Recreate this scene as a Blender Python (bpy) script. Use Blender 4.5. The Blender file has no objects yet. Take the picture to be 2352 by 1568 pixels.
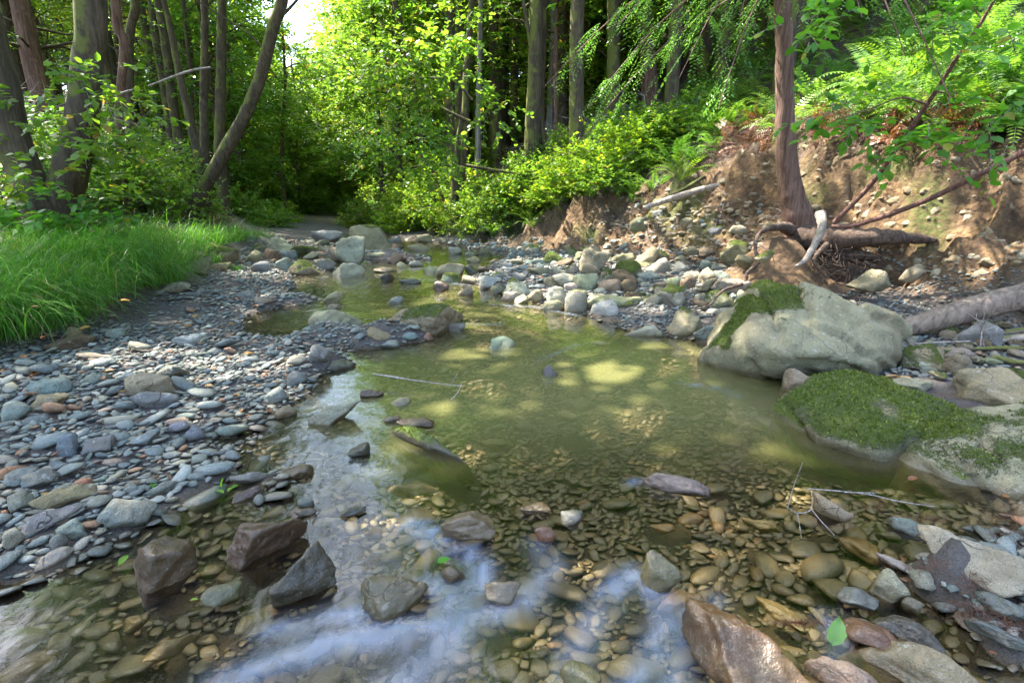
import bpy, bmesh, math, random
import numpy as np
from mathutils import Vector, Matrix

# ------------------------------------------------------------------ camera, sky, sun
PITCH = math.radians(16.3); CH = 1.0; FW, FH, FF = 2352.0, 1568.0, 1176.0
sc = bpy.context.scene
cam_d = bpy.data.cameras.new('camera'); cam = bpy.data.objects.new('camera', cam_d)
sc.collection.objects.link(cam); sc.camera = cam
cam_d.sensor_width = 36; cam_d.lens = 18; cam_d.clip_start = 0.05; cam_d.clip_end = 500
cam.location = (0, 0, CH); cam.rotation_euler = (math.radians(90) - PITCH, 0, 0)
SUN_EL, SUN_AZ = math.radians(56), math.radians(-62)          # azimuth from +Y towards +X
S = Vector((math.sin(SUN_AZ)*math.cos(SUN_EL), math.cos(SUN_AZ)*math.cos(SUN_EL), math.sin(SUN_EL)))
world = bpy.data.worlds.new('World'); sc.world = world; world.use_nodes = True
wn = world.node_tree; bg = wn.nodes['Background']
sky = wn.nodes.new('ShaderNodeTexSky'); sky.sky_type = 'NISHITA'; sky.sun_disc = False
sky.sun_elevation = SUN_EL; sky.sun_rotation = SUN_AZ % (2*math.pi); sky.air_density = 1.0; sky.dust_density = 2.0; sky.ozone_density = 1.0
wn.links.new(sky.outputs[0], bg.inputs[0]); bg.inputs[1].default_value = 0.15
sl = bpy.data.lights.new('sun', 'SUN'); sl.energy = 4.2; sl.angle = math.radians(0.5); sl.color = (1.0, 0.93, 0.84)
so = bpy.data.objects.new('sun', sl); sc.collection.objects.link(so); so.rotation_euler = S.to_track_quat('Z', 'Y').to_euler()
sc.view_settings.view_transform = 'Standard'; sc.view_settings.look = 'None'; sc.view_settings.gamma = 1
sc.view_settings.exposure = 2.95
sc.cycles.max_bounces = 8; sc.cycles.diffuse_bounces = 3; sc.cycles.glossy_bounces = 3
sc.cycles.transmission_bounces = 4; sc.cycles.transparent_max_bounces = 8
sc.cycles.caustics_reflective = False; sc.cycles.caustics_refractive = False
try: sc.cycles.use_denoising = True
except Exception: pass

# ------------------------------------------------------------------ helpers
rng = np.random.default_rng(11); random.seed(11)
cp, sp = math.cos(PITCH), math.sin(PITCH)
def ray(px, py):
    a, c = (px-FW/2)/FF, (FH/2-py)/FF
    return np.array([a, cp + c*sp, -sp + c*cp])
def PZ(px, py, z=0.0):                       # point of a viewing line at height z
    d = ray(px, py); return np.array([0, 0, CH]) + d*((z-CH)/d[2])
def PY(px, py, Y):                           # point of a viewing line at distance Y
    d = ray(px, py); return np.array([0, 0, CH]) + d*(Y/d[1])
def proj(p):
    p = np.atleast_2d(p); x, y, z = p[:,0], p[:,1], p[:,2]-CH
    dep = np.maximum(y*cp - z*sp, 1e-3)
    return FW/2 + FF*x/dep, FH/2 - FF*(y*sp+z*cp)/dep, y*cp-z*sp
def _h(ix, iy, iz, seed):
    n = (ix*374761393 + iy*668265263 + iz*2147483647 + seed*974711) & 0xFFFFFFFF
    n = ((n ^ (n >> 13))*1274126177) & 0xFFFFFFFF
    n = ((n ^ (n >> 16))*2246822519) & 0xFFFFFFFF
    return (n ^ (n >> 15))/4294967295.0*2-1
def vn(p, seed=0):
    p = np.asarray(p, float); f = np.floor(p); i = f.astype(np.int64); t = p-f; t = t*t*(3-2*t)
    r = 0
    for dx in (0,1):
        for dy in (0,1):
            for dz in (0,1):
                w = (t[:,0] if dx else 1-t[:,0])*(t[:,1] if dy else 1-t[:,1])*(t[:,2] if dz else 1-t[:,2])
                r = r + w*_h(i[:,0]+dx, i[:,1]+dy, i[:,2]+dz, seed)
    return r
def fbm(p, o=4, seed=0):
    p = np.asarray(p, float); a, r = 1.0, 0
    for k in range(o): r = r + a*vn(p*2**k + 17.3*k, seed+k); a *= .5
    return r
def sstep(a, b, x): t = np.clip((x-a)/(b-a), 0, 1); return t*t*(3-2*t)
def nrm(v): return v/np.maximum(np.linalg.norm(v, axis=-1, keepdims=True), 1e-9)

class Geo:
    def __init__(s): s.v=[]; s.l=[]; s.t=[]; s.n=0
    def add(s, V, F):
        V = np.asarray(V, float); F = np.asarray(F, np.int64)
        if len(V) == 0: return s
        s.v.append(V); s.l.append((F+s.n).ravel()); s.t.append(np.full(len(F), F.shape[1])); s.n += len(V); return s
    def mesh(s, name, mat, smooth=True, attrs=None):
        me = bpy.data.meshes.new(name); V = np.concatenate(s.v); L = np.concatenate(s.l); T = np.concatenate(s.t)
        me.vertices.add(len(V)); me.vertices.foreach_set('co', V.astype(np.float32).ravel())
        me.loops.add(len(L)); me.loops.foreach_set('vertex_index', L.astype(np.int32))
        me.polygons.add(len(T)); st = np.concatenate([[0], np.cumsum(T)[:-1]])
        me.polygons.foreach_set('loop_start', st.astype(np.int32))
        me.update(calc_edges=True)
        if smooth: me.polygons.foreach_set('use_smooth', np.ones(len(T), bool))
        for k, a in (attrs or {}).items():
            at = me.attributes.new(k, 'FLOAT', 'POINT'); at.data.foreach_set('value', np.asarray(a, np.float32))
        me.materials.append(mat); return me
    def obj(s, name, mat, parent=None, smooth=True, attrs=None, loc=None):
        if loc is not None:
            s.v = [v-np.asarray(loc) for v in s.v]
        o = bpy.data.objects.new(name, s.mesh(name, mat, smooth, attrs)); sc.collection.objects.link(o)
        if parent: o.parent = parent
        if loc is not None: o.location = loc
        return o
def tag(o, label=None, cat=None, group=None, kind=None):
    if label: o['label'] = label
    if cat: o['category'] = cat
    if group: o['group'] = group
    if kind: o['kind'] = kind
    return o
def empty(name, loc, rz=0):
    o = bpy.data.objects.new(name, None); sc.collection.objects.link(o); o.location = tuple(loc); o.rotation_euler = (0,0,rz)
    o.empty_display_size = .1; return o
def copy_tree(o, parent=None):
    c = o.copy(); sc.collection.objects.link(c)
    if parent: c.parent = parent
    for ch in [k for k in bpy.data.objects if k.parent == o]: copy_tree(ch, c)
    return c
def tube(pts, rad, n=8, rough=0.0, seed=0, cap=True):
    pts = np.asarray(pts, float); rad = np.asarray(rad, float); m = len(pts)
    tan = nrm(np.gradient(pts, axis=0)); up = np.array([0.31, 0.2, 0.93])
    if abs(tan[0]@up) > .8: up = np.array([1., .1, .05])
    a = nrm(np.cross(tan, up)); b = np.cross(tan, a)
    th = np.linspace(0, 2*np.pi, n, endpoint=False)
    V = pts[:,None,:] + rad[:,None,None]*(np.cos(th)[None,:,None]*a[:,None,:] + np.sin(th)[None,:,None]*b[:,None,:])
    V = V.reshape(-1,3)
    if rough:
        c = np.repeat(pts, n, axis=0); r = np.repeat(rad, n)
        k = fbm(V/np.maximum(r[:,None]*1.2, 1e-4)*np.array([1,1,.35]), 3, seed)
        V = c + (V-c)*(1+rough*k)[:,None]
    i = np.arange(m-1)[:,None]*n + np.arange(n)[None,:]; j = np.arange(m-1)[:,None]*n + (np.arange(n)+1)[None,:]%n
    F = np.stack([i, j, j+n, i+n], -1).reshape(-1,4)
    return V, F
def smooth_line(P, k=6):
    P = np.asarray(P, float); n = len(P); out = []
    if n < 3:
        t = np.linspace(0,1,k*2)[:,None]; return P[0]*(1-t)+P[1]*t
    Q = np.vstack([2*P[0]-P[1], P, 2*P[-1]-P[-2]])
    for i in range(1, n):
        for t in np.linspace(0, 1, k, endpoint=False):
            a, b, c, d = Q[i-1], Q[i], Q[i+1], Q[i+2]
            out.append(.5*((2*b)+(c-a)*t+(2*a-5*b+4*c-d)*t*t+(3*b-a-3*c+d)*t**3))
    out.append(P[-1]); return np.array(out)

# ------------------------------------------------------------------ materials
def mat(name):
    m = bpy.data.materials.new(name); m.use_nodes = True; nt = m.node_tree; nt.nodes.clear()
    out = nt.nodes.new('ShaderNodeOutputMaterial'); return m, nt, out
class N:
    def __init__(s, nt): s.nt = nt
    def __call__(s, typ, _in=None, **kw):
        n = s.nt.nodes.new('ShaderNode'+typ)
        for k, v in kw.items(): setattr(n, k, v)
        for k, v in (_in or {}).items():
            i = n.inputs[k]
            if hasattr(v, 'is_linked') or hasattr(v, 'links'): s.nt.links.new(v, i)
            else: i.default_value = v
        return n
    def mix(s, f, a, b, mode='MIX'):
        n = s.nt.nodes.new('ShaderNodeMix'); n.data_type = 'RGBA'; n.blend_type = mode; n.clamp_factor = True
        for k, v in ((0, f), (6, a), (7, b)):
            if hasattr(v, 'links'): s.nt.links.new(v, n.inputs[k])
            else: n.inputs[k].default_value = v if k == 0 or len(v) == 4 else (*v, 1)
        return n.outputs[2]
    def math(s, op, a, b=0.0, c=0.0):
        n = s.nt.nodes.new('ShaderNodeMath'); n.operation = op
        for k, v in enumerate((a, b, c)):
            if hasattr(v, 'links'): s.nt.links.new(v, n.inputs[k])
            else: n.inputs[k].default_value = v
        return n.outputs[0]
    def ramp(s, f, stops, interp='LINEAR'):
        n = s.nt.nodes.new('ShaderNodeValToRGB'); n.color_ramp.interpolation = interp; s.nt.links.new(f, n.inputs[0])
        e = n.color_ramp.elements
        while len(e) < len(stops): e.new(.5)
        for k, (p, c) in enumerate(stops): e[k].position = p; e[k].color = (*c, 1) if len(c) == 3 else c
        return n.outputs[0]
    def sm(s, x, a, b):
        n = s.nt.nodes.new('ShaderNodeMapRange'); n.interpolation_type = 'SMOOTHSTEP'
        s.nt.links.new(x, n.inputs[0]); n.inputs[1].default_value = a; n.inputs[2].default_value = b; return n.outputs[0]
    def noise(s, scale, detail=4, rough=.55, vec=None, dist=0):
        n = s.nt.nodes.new('ShaderNodeTexNoise'); n.inputs['Scale'].default_value = scale
        n.inputs['Detail'].default_value = detail; n.inputs['Roughness'].default_value = rough; n.inputs['Distortion'].default_value = dist
        if vec is not None: s.nt.links.new(vec, n.inputs['Vector'])
        return n.outputs[0]
def bw(v): return (v, v, v)

def rock_material(name, island):
    m, nt, out = mat(name); q = N(nt)
    geo = q('NewGeometry'); oi = q('ObjectInfo'); pos = geo.outputs['Position']
    sep = q('SeparateXYZ', {0: pos}); z = sep.outputs[2]
    n1 = q.noise(9, 6, .6, pos, .6); n2 = q.noise(55, 4, .7, pos); n3 = q.noise(220, 3, .6, pos)
    if island:
        r = geo.outputs['Random Per Island']
        base = q.ramp(r, [(0,(.09,.10,.10)),(.16,(.15,.165,.165)),(.3,(.21,.22,.215)),(.42,(.12,.13,.12)),(.54,(.29,.285,.265)),(.64,(.19,.16,.115)),(.72,(.13,.155,.155)),
                              (.8,(.27,.24,.19)),(.88,(.12,.15,.13)),(.94,(.30,.13,.06)),(1,(.35,.35,.33))])
        wetf = 0.0
    else:
        base = oi.outputs['Color']; wetf = oi.outputs['Alpha']
    base = q.mix(1.0, base, (.97,1.03,.93), 'MULTIPLY')
    v = q.math('MULTIPLY_ADD', n1, .9, .55)
    col = q.mix(1.0, base, q('CombineColor', {0: v, 1: v, 2: v}).outputs[0], 'MULTIPLY')
    tan = q.mix(q.sm(q.noise(4.5, 5, .65, pos, 1.2), .52, .72), col, q.mix(.5, col, (.30,.22,.12)))
    col = q.mix(q.sm(n2, .50, .78), tan, q.mix(.3, tan, (.44,.42,.35)))
    col = q.mix(q.sm(n3, .56, .72), col, q.mix(.75, col, (.03,.03,.03)))
    col = q.mix(q.math('MULTIPLY', q.sm(q.noise(120, 4, .7, pos), .54, .68), .4), col, (.42,.41,.35))
    if not island:
        st = q.noise(2.6, 6, .7, pos, 1.5); col = q.mix(q.math('MULTIPLY', q.sm(st, .48, .66), .6), col, (.12,.095,.05))
        col = q.mix(q.math('MULTIPLY', q.sm(q.noise(19, 5, .75, pos, .8), .56, .66), .55), col, (.10,.095,.06))
        col = q.mix(q.math('MULTIPLY', q.sm(q.noise(31, 3, .6, pos), .64, .70), .6), col, (.42,.42,.36))
    # veins and cracks
    vor = q('TexVoronoi', {'Vector': q('VectorMath', {0: pos, 1: q('VectorMath', {0: q('TexNoise', {'Vector': pos, 'Scale': 8.0}).outputs[1], 3: .16}, operation='SCALE').outputs[0]}).outputs[0], 'Scale': 5.0}, feature='DISTANCE_TO_EDGE').outputs[0] if not island else None
    if vor is not None:
        wv = q.noise(3, 2, .5, pos)
        crack = q.math('MULTIPLY', q.math('SUBTRACT', 1.0, q.sm(vor, .0, .012)), q.sm(wv, .5, .62))
        col = q.mix(q.math('MULTIPLY', crack, .5), col, (.035,.03,.022))
    # wetness near the water line and brown algae film under it
    zn = q.math('MULTIPLY_ADD', n1, -.05, z)
    wet = q.math('SUBTRACT', 1.0, q.sm(zn, -.018, .012 if island else .03))
    if not island: wet = q.math('MAXIMUM', wet, q.math('SUBTRACT', 1.0, wetf))
    else: pass
    alg = q.math('SUBTRACT', 1.0, q.sm(z, -.03, .012))
    wetc = q.mix(1.0, col, (.50,.46,.40), 'MULTIPLY')
    col = q.mix(wet, col, wetc)
    olive = q.mix(q.noise(13, 3, .5, pos), (.32,.19,.075), (.20,.155,.06))
    col = q.mix(q.math('MULTIPLY', alg, .40), col, olive)
    # moss carried by a vertex attribute
    at = q('Attribute', attribute_name='moss')
    mf = q.sm(q.math('ADD', at.outputs['Fac'], q.math('ADD', q.math('MULTIPLY_ADD', n2, .9, -.45), q.math('MULTIPLY_ADD', n3, .5, -.25))), .42, .60)
    mossc = q.mix(q.noise(38, 4, .6, pos), (.035,.06,.006), (.15,.19,.025))
    col = q.mix(mf, col, mossc)
    rough = q.math('MULTIPLY_ADD', wet, -.54, .86); rough = q.math('MAXIMUM', rough, q.math('MULTIPLY', mf, .95))
    bh = q.math('ADD', q.math('MULTIPLY', n2, .5), q.math('MULTIPLY', n3, .25)); bh = q.math('ADD', bh, n1)
    if vor is not None: bh = q.math('MULTIPLY_ADD', crack, -.5, bh)
    bh = q.math('MULTIPLY_ADD', q.math('MULTIPLY', mf, n3), 1.5, bh)
    bmp = q('Bump', {'Height': bh, 'Strength': q.math('MULTIPLY_ADD', wet, -.55, 1.0), 'Distance': .016})
    b = q('BsdfPrincipled', {'Base Color': col, 'Roughness': rough, 'Normal': bmp.outputs[0]})
    b.inputs['Specular IOR Level'].default_value = .5
    nt.links.new(b.outputs[0], out.inputs[0]); return m
ROCK = rock_material('river_rock', False); PEB = rock_material('pebbles', True); CLOD = rock_material('clods', True)
for n_ in CLOD.node_tree.nodes:
    if n_.type == 'VALTORGB':
        for e_, c_ in zip(n_.color_ramp.elements, [(.20,.12,.06),(.32,.22,.12),(.38,.28,.17),(.24,.16,.09),(.42,.34,.24),(.30,.2,.11),(.26,.22,.16),(.35,.24,.13),(.2,.15,.09),(.3,.2,.12),(.4,.3,.2)]): e_.color = (*[v*.72 for v in c_], 1)

def leaf_material(name, c1, c2, c3, trans=.5, tint=True, dry=None):
    m, nt, out = mat(name); q = N(nt); geo = q('NewGeometry'); r = geo.outputs['Random Per Island']
    col = q.ramp(r, [(0, c1), (.5, c2), (1, c3)] + ([] if not dry else []))
    if dry: col = q.mix(q.math('GREATER_THAN', r, .965), col, dry)
    oi = q('ObjectInfo')
    if tint: col = q.mix(1.0, col, oi.outputs['Color'], 'MULTIPLY')
    n = q.noise(1.3, 2, .5, geo.outputs['Position']); v = q.math('MULTIPLY_ADD', n, .7, .65)
    col = q.mix(1.0, col, q('CombineColor', {0: v, 1: v, 2: v}).outputs[0], 'MULTIPLY')
    tc = q.mix(1.0, col, (1.35,1.35,.6), 'MULTIPLY')
    b = q('BsdfPrincipled', {'Base Color': col, 'Roughness': .42}); b.inputs['Specular IOR Level'].default_value = .45
    t = q('BsdfTranslucent', {'Color': tc})
    mx = q('MixShader', {0: trans, 1: b.outputs[0], 2: t.outputs[0]})
    nt.links.new(mx.outputs[0], out.inputs[0]); return m
LEAF = leaf_material('broad_leaf', (.085,.18,.03), (.14,.26,.04), (.22,.33,.06), .55, True, (.35,.25,.06))
NEEDLE = leaf_material('conifer_leaf', (.04,.095,.025), (.06,.14,.035), (.10,.20,.045), .4)
FERN = leaf_material('fern_leaf', (.07,.17,.03), (.11,.24,.04), (.18,.32,.06), .45)
GRASS = leaf_material('grass_blade', (.045,.17,.02), (.085,.26,.025), (.18,.36,.05), .5, True, (.38,.31,.14))
DEADLEAF = leaf_material('dead_leaf', (.20,.07,.03), (.32,.15,.06), (.40,.27,.12), .25)

def bark_material(name, a, b_, c, scale=1.0, moss=0.0, stretch=.12, bump=.9):
    m, nt, out = mat(name); q = N(nt); geo = q('NewGeometry'); pos = geo.outputs['Position']
    mp = q('Mapping', {'Vector': pos}); mp.inputs['Scale'].default_value = (1,1,stretch)
    n1 = q.noise(22*scale, 5, .65, mp.outputs[0], .7); n2 = q.noise(6*scale, 4, .6, pos); n3 = q.noise(90*scale, 3, .6, mp.outputs[0])
    col = q.ramp(n1, [(.3, a), (.5, b_), (.72, c)])
    col = q.mix(q.sm(n2, .5, .75), col, q.mix(.5, col, c))
    if moss:
        nz = q('SeparateXYZ', {0: geo.outputs['Normal']}).outputs[2]; nx = q('SeparateXYZ', {0: geo.outputs['Normal']}).outputs[0]
        f = q.math('ADD', q.noise(3.5, 5, .6, pos), q.math('MULTIPLY', q.math('SUBTRACT', nz, nx), .14))
        col = q.mix(q.sm(f, 1-moss, 1.12-moss), col, q.mix(n3, (.045,.06,.01), (.17,.17,.03)))
    bmp = q('Bump', {'Height': q.math('MULTIPLY_ADD', n3, .35, n1), 'Strength': bump, 'Distance': .02/scale})
    b = q('BsdfPrincipled', {'Base Color': col, 'Roughness': .88, 'Normal': bmp.outputs[0]})
    nt.links.new(b.outputs[0], out.inputs[0]); return m
BARK = bark_material('bark_brown', (.016,.012,.006), (.058,.042,.022), (.115,.088,.05), 1, .50)
REDBARK = bark_material('bark_redwood', (.035,.017,.01), (.12,.065,.042), (.24,.15,.11), 1.3, 0, .07, 1.2)
GREYBARK = bark_material('bark_grey', (.07,.062,.055), (.15,.135,.12), (.26,.24,.22), 1, .42)
DEAD = bark_material('dead_wood', (.12,.09,.065), (.27,.22,.17), (.42,.37,.31), 2, .3, .3)
TWIGM = bark_material('pale_twig', (.05,.04,.03), (.25,.21,.18), (.50,.46,.41), 4, 0, .5)
REDTWIG = bark_material('red_stem', (.06,.025,.018), (.13,.06,.045), (.22,.13,.10), 3, 0, .3)
LOGM = bark_material('log_wood', (.08,.058,.04), (.19,.14,.10), (.32,.25,.18), 1.5, 0, .3)
TWIGL = bark_material('bleached_twig', (.16,.12,.11), (.42,.35,.33), (.62,.55,.53), 4, 0, .5)
ROOTM = bark_material('root_bark', (.02,.012,.008), (.065,.038,.024), (.14,.10,.07), 2, .22, .5)

# ------------------------------------------------------------------ terrain
XL = np.array([[-3,-3.0],[0,-3.0],[2.95,-3.06],[3.65,-3.1],[5.2,-3.4],[7,-3.9],[8.8,-4.6],[10.5,-5.3],[14,-7],[25,-11.5],[40,-17.5],[90,-37]])
XR = np.array([[-3,3.7],[0,3.7],[3.4,3.5],[4.3,3.15],[5.2,2.5],[6.5,1.8],[8.8,.2],[11.8,-1.8],[15,-4],[25,-8],[40,-14],[90,-34]])
left_px = [(-900,1568),(-500,1440),(-100,1345),(0,1330),(130,1312),(250,1240),(330,1200),(420,1150),(520,1095),(560,1040),(610,965),(700,905),(722,850),(650,800),(545,765),(560,730),(640,700),(672,655),(640,625),(690,605),(650,585),(690,572),(780,600),(930,600),(900,580),(800,566),(740,556)]
right_px = [(900,546),(1060,566),(1180,590),(1120,612),(1085,640),(1150,670),(1240,694),(1350,722),(1445,762),(1600,780),(1640,800),(1760,840),(1900,900),(2020,960),(2180,1040),(2330,1110),(2380,1180),(2290,1250),(2160,1290),(2120,1360),(2230,1420),(2300,1500),(2600,1568),(3400,1640)]
PL = [PZ(*p)[:2] for p in left_px]; PR = [PZ(*p)[:2] for p in right_px]
POLY = np.array(PL + [np.array([-3.9,13.0]), np.array([-8.4,25]), np.array([-15.5,42]), np.array([-14.5,42]), np.array([-7.8,25]), np.array([-3.4,13.0])] + PR + [np.array([3.3,-.5]), np.array([3.3,-3]), np.array([-3,-3])])
def sdist(x, y):
    A = POLY; B = np.roll(POLY, -1, 0); d = np.full(x.shape, 1e9); ins = np.zeros(x.shape, bool)
    for a, b in zip(A, B):
        e = b-a; w0, w1 = x-a[0], y-a[1]; t = np.clip((w0*e[0]+w1*e[1])/(e@e+1e-12), 0, 1)
        d = np.minimum(d, (w0-e[0]*t)**2+(w1-e[1]*t)**2)
        c = ((a[1] > y) != (b[1] > y)); xi = a[0]+(y-a[1])*(b[0]-a[0])/((b[1]-a[1]) if abs(b[1]-a[1]) > 1e-12 else 1e-12)
        ins ^= (c & (x < xi))
    return np.where(ins, -1, 1)*np.sqrt(d)
BUMPS = []   # x, y, rx, ry, h : gravel shoals and shallows
for (px, py, w, h, z) in [(770,770,95,30,.14),(950,775,85,20,.14),(870,785,60,22,.11),(760,835,45,20,.09),(1200,650,80,16,.06),(940,595,90,9,.07),(730,622,60,10,.12),(690,690,60,14,.06),
                       (2170,1330,60,40,.05),(650,1100,80,25,.04),(700,1170,60,25,.03),(600,1150,60,30,.03)]:
    c = PZ(px, py); e = PZ(px+w, py); f = PZ(px, py-h); g = PZ(px, py+h)
    BUMPS.append((c[0], c[1], abs(e[0]-c[0]), (f[1]-g[1])/2, z))
def terrain(x, y, rough=True):
    x = np.asarray(x, float); y = np.asarray(y, float)
    sd = sdist(x, y); P3 = np.stack([x, y, np.zeros_like(x)], -1)
    pool = np.exp(-(((x-.45)/1.1)**2+((y-2.6)/1.1)**2))
    bed = -(.035 + .09*sstep(0,.6,-sd) + .16*pool) - .03*sstep(6,12,y)
    bar = .015 + .075*np.clip(sd,0,2.0)
    b = np.where(sd < 0, bed*sstep(0,.12,-sd), bar)
    for (bx, by, rx, ry, h) in BUMPS:
        b = b + (h+.05)*np.exp(-(((x-bx)/rx)**2+((y-by)/ry)**2))*(b < .2)
    dl = (np.interp(y, XL[:,0], XL[:,1]) - x)*.93; dr = (x - np.interp(y, XR[:,0], XR[:,1]))
    dr = dr*np.interp(y, [0,4,6,9,13,90],[.98,.9,.75,.72,.75,.9]); 
    n = fbm(P3*.35, 4, 3); n2 = fbm(P3*1.7, 4, 5)
    hs = np.interp(y, [-3,4,6,7.5,9,12,30],[1.35,1.35,1.4,1.0,.7,.5,.4])
    left = .26*sstep(-.25,.45,dl) + .07*np.clip(dl,0,3) + .50*np.clip(dl-1.5+.5*n,0,40)
    drn = dr + .16*n2
    right = hs*(.42*sstep(-.15,.55,drn)+.58*sstep(.45,.85,drn)) + .60*np.clip(dr-.9,0,40) + .1*np.clip(dr-.9,0,1)
    right = right*1.0
    z = b*np.where((dl > 0)|(dr > 0), 1, 1) + left + right
    z = z + .46*np.exp(-(((x-2.42)/.42)**2+((y-4.68)/.38)**2))
    z = z - .26*np.exp(-(((x-2.98)/.30)**2+((y-4.25)/.28)**2))*(z > .25)
    far = np.clip((z-14)/10, 0, 10); z = np.where(z > 14, 14+10*(1-np.exp(-far)), z)
    if rough:
        sc_m = sstep(-.1,.3,dr)*(1-sstep(1.2,1.8,dr)); cl = fbm(P3*np.array([4.2,4.2,1])+np.stack([0*x,0*y,z*3],-1), 5, 9)
        rd = 1-np.abs(fbm(P3*np.array([3.1,3.1,1])+9, 4, 61)); z = z + sc_m*(.15*cl + .16*(rd-.75) + .05*fbm(P3*13, 2, 63)) + .02*n2*(sd > 0) + .012*fbm(P3*9, 3, 12)
        z = z + (sstep(.6,2.,dl)+sstep(1.2,2.5,dr))*.16*fbm(P3*1.1, 3, 21)
    return z
def tz(x, y): return float(terrain(np.array([x]), np.array([y]))[0])
def grade(lo, hi, step, far0, far1, g=1.07):
    c = list(np.arange(lo, hi, step)); s = step; v = c[-1]
    while v < far1: s *= g; v += s; c.append(v)
    s = step; v = lo; pre = []
    while v > far0: s *= g; v -= s; pre.append(v)
    return np.array(pre[::-1] + c)
gx = grade(-3.9, 5.0, .032, -75, 75); gy = grade(.4, 7.6, .034, -12, 110)
X, Y = np.meshgrid(gx, gy); xf, yf = X.ravel(), Y.ravel(); zf = terrain(xf, yf)
nx, ny = len(gx), len(gy)
i = (np.arange(ny-1)[:,None]*nx + np.arange(nx-1)[None,:]).ravel()
GF = np.stack([i, i+1, i+nx+1, i+nx], -1)
dlf = np.interp(yf, XL[:,0], XL[:,1]) - xf; drf = xf - np.interp(yf, XR[:,0], XR[:,1]); P3 = np.stack([xf, yf, zf], -1)
nn = fbm(P3*1.5, 4, 31)
clay = sstep(-.35,.15,drf+.1*nn)*(1-sstep(.95,1.6,drf+.35*nn))*(1-sstep(8.5,11,yf))
clay = np.maximum(clay, 1-sstep(.5,.8,np.hypot(xf-2.42, yf-4.68))); litter = np.maximum(sstep(.1,.5,dlf+.2*nn), sstep(1.0,1.6,drf+.3*nn)); litter = np.maximum(litter, sstep(9,11,yf)*sstep(0.0,.4,drf))
mossg = sstep(.25,.6, fbm(P3*1.1+5, 3, 44)+.25)*sstep(.2,.5,drf)*(1-sstep(1.3,1.9,drf))
m, nt, out = mat('ground_soil'); q = N(nt); geo = q('NewGeometry'); pos = geo.outputs['Position']; z = q('SeparateXYZ', {0: pos}).outputs[2]
n1 = q.noise(5, 6, .65, pos, .5); n2 = q.noise(40, 5, .7, pos); n3 = q.noise(160, 3, .6, pos)
grit = q.mix(n3, (.06,.05,.04), (.24,.22,.20)); grit = q.mix(q.sm(n1,.45,.65), grit, q.mix(.6, grit, (.12,.075,.045)))
grit = q.mix(q.math('SUBTRACT', 1.0, q.sm(z, -.01, .03)), grit, (.12,.085,.04))
clayc = q.mix(q.sm(n1,.3,.7), (.12,.070,.028), (.42,.26,.11)); clayc = q.mix(q.sm(n2,.35,.7), q.mix(.5,clayc,(.10,.055,.03)), clayc)
vo = q('TexVoronoi', {'Vector': pos, 'Scale': 16.0}); clayc = q.mix(q.sm(vo.outputs[0], .25,.6), clayc, q.mix(.4, clayc, (.07,.04,.025)))
litc = q.mix(n2, (.05,.033,.018), (.17,.11,.065)); litc = q.mix(q.sm(n1,.5,.62), litc, q.mix(n3,(.03,.05,.01),(.08,.12,.02)))
col = q.mix(q('Attribute', attribute_name='clay').outputs['Fac'], grit, clayc); col = q.mix(q('Attribute', attribute_name='litter').outputs['Fac'], col, litc)
mo = q.math('MULTIPLY', q('Attribute', attribute_name='mossy').outputs['Fac'], q.sm(n2,.38,.55)); col = q.mix(mo, col, q.mix(n3, (.04,.065,.008), (.15,.19,.03)))
hh = q.math('ADD', q.math('MULTIPLY', n2, .8), q.math('MULTIPLY', n3, .3)); hh = q.math('MULTIPLY_ADD', n1, 1.5, hh); hh = q.math('MULTIPLY_ADD', vo.outputs[0], -.8, hh)
bmp = q('Bump', {'Height': hh, 'Strength': 1.0, 'Distance': .06})
b = q('BsdfPrincipled', {'Base Color': col, 'Roughness': .92, 'Normal': bmp.outputs[0]}); nt.links.new(b.outputs[0], out.inputs[0])
gro = Geo().add(P3, GF).obj('ground', m, attrs={'clay': clay, 'litter': litter, 'mossy': mossg}); tag(gro, kind='structure')

# ------------------------------------------------------------------ water
wx = grade(-3.6, 3.4, .04, -17, 8, 1.12); wy = grade(.3, 5.5, .04, -2.9, 41, 1.06)
X, Y = np.meshgrid(wx, wy); xw, yw = X.ravel(), Y.ravel(); nxw, nyw = len(wx), len(wy)
FOAM = [  # veils of fast water, as lines on the surface with width and strength
 ([(950,1200),(1010,1235),(1080,1270),(1110,1310),(1095,1350)],34,.75),([(985,1330),(1030,1370),(1085,1415)],30,.6),([(1200,1380),(1085,1420),(950,1450),(800,1470),(640,1520),(500,1580)],60,.55),
 ([(1085,1415),(1000,1500),(900,1600)],70,.5),([(1400,1360),(1450,1325),(1520,1370),(1530,1430),(1490,1520),(1430,1600)],46,.6),([(1380,1400),(1330,1480),(1300,1600)],60,.35),([(1230,1250),(1270,1300),(1200,1390)],40,.4),
 ([(620,1450),(760,1420),(830,1410)],40,.45),([(1905,1420),(1920,1475),(1935,1530)],26,.6),([(1590,1420),(1560,1500),(1540,1600)],60,.55),([(1640,1380),(1600,1420)],40,.3),
 ([(920,638),(1000,645),(1075,655)],8,.55),([(1130,700),(1230,705),(1330,725)],8,.45),([(1050,742),(1150,745)],7,.4),([(880,620),(960,618),(1010,612)],7,.6),([(1230,830),(1330,790),(1420,785)],7,.25),([(940,590),(1060,575)],5,.4),([(1560,880),(1640,890),(1700,910)],10,.35),([(700,1000),(800,1060),(900,1090)],30,.12),([(1440,1110),(1500,1100)],10,.35)]
foam = np.zeros(len(xw)); PX, PYY, _ = proj(np.stack([xw, yw, np.zeros_like(xw)], -1))
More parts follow.
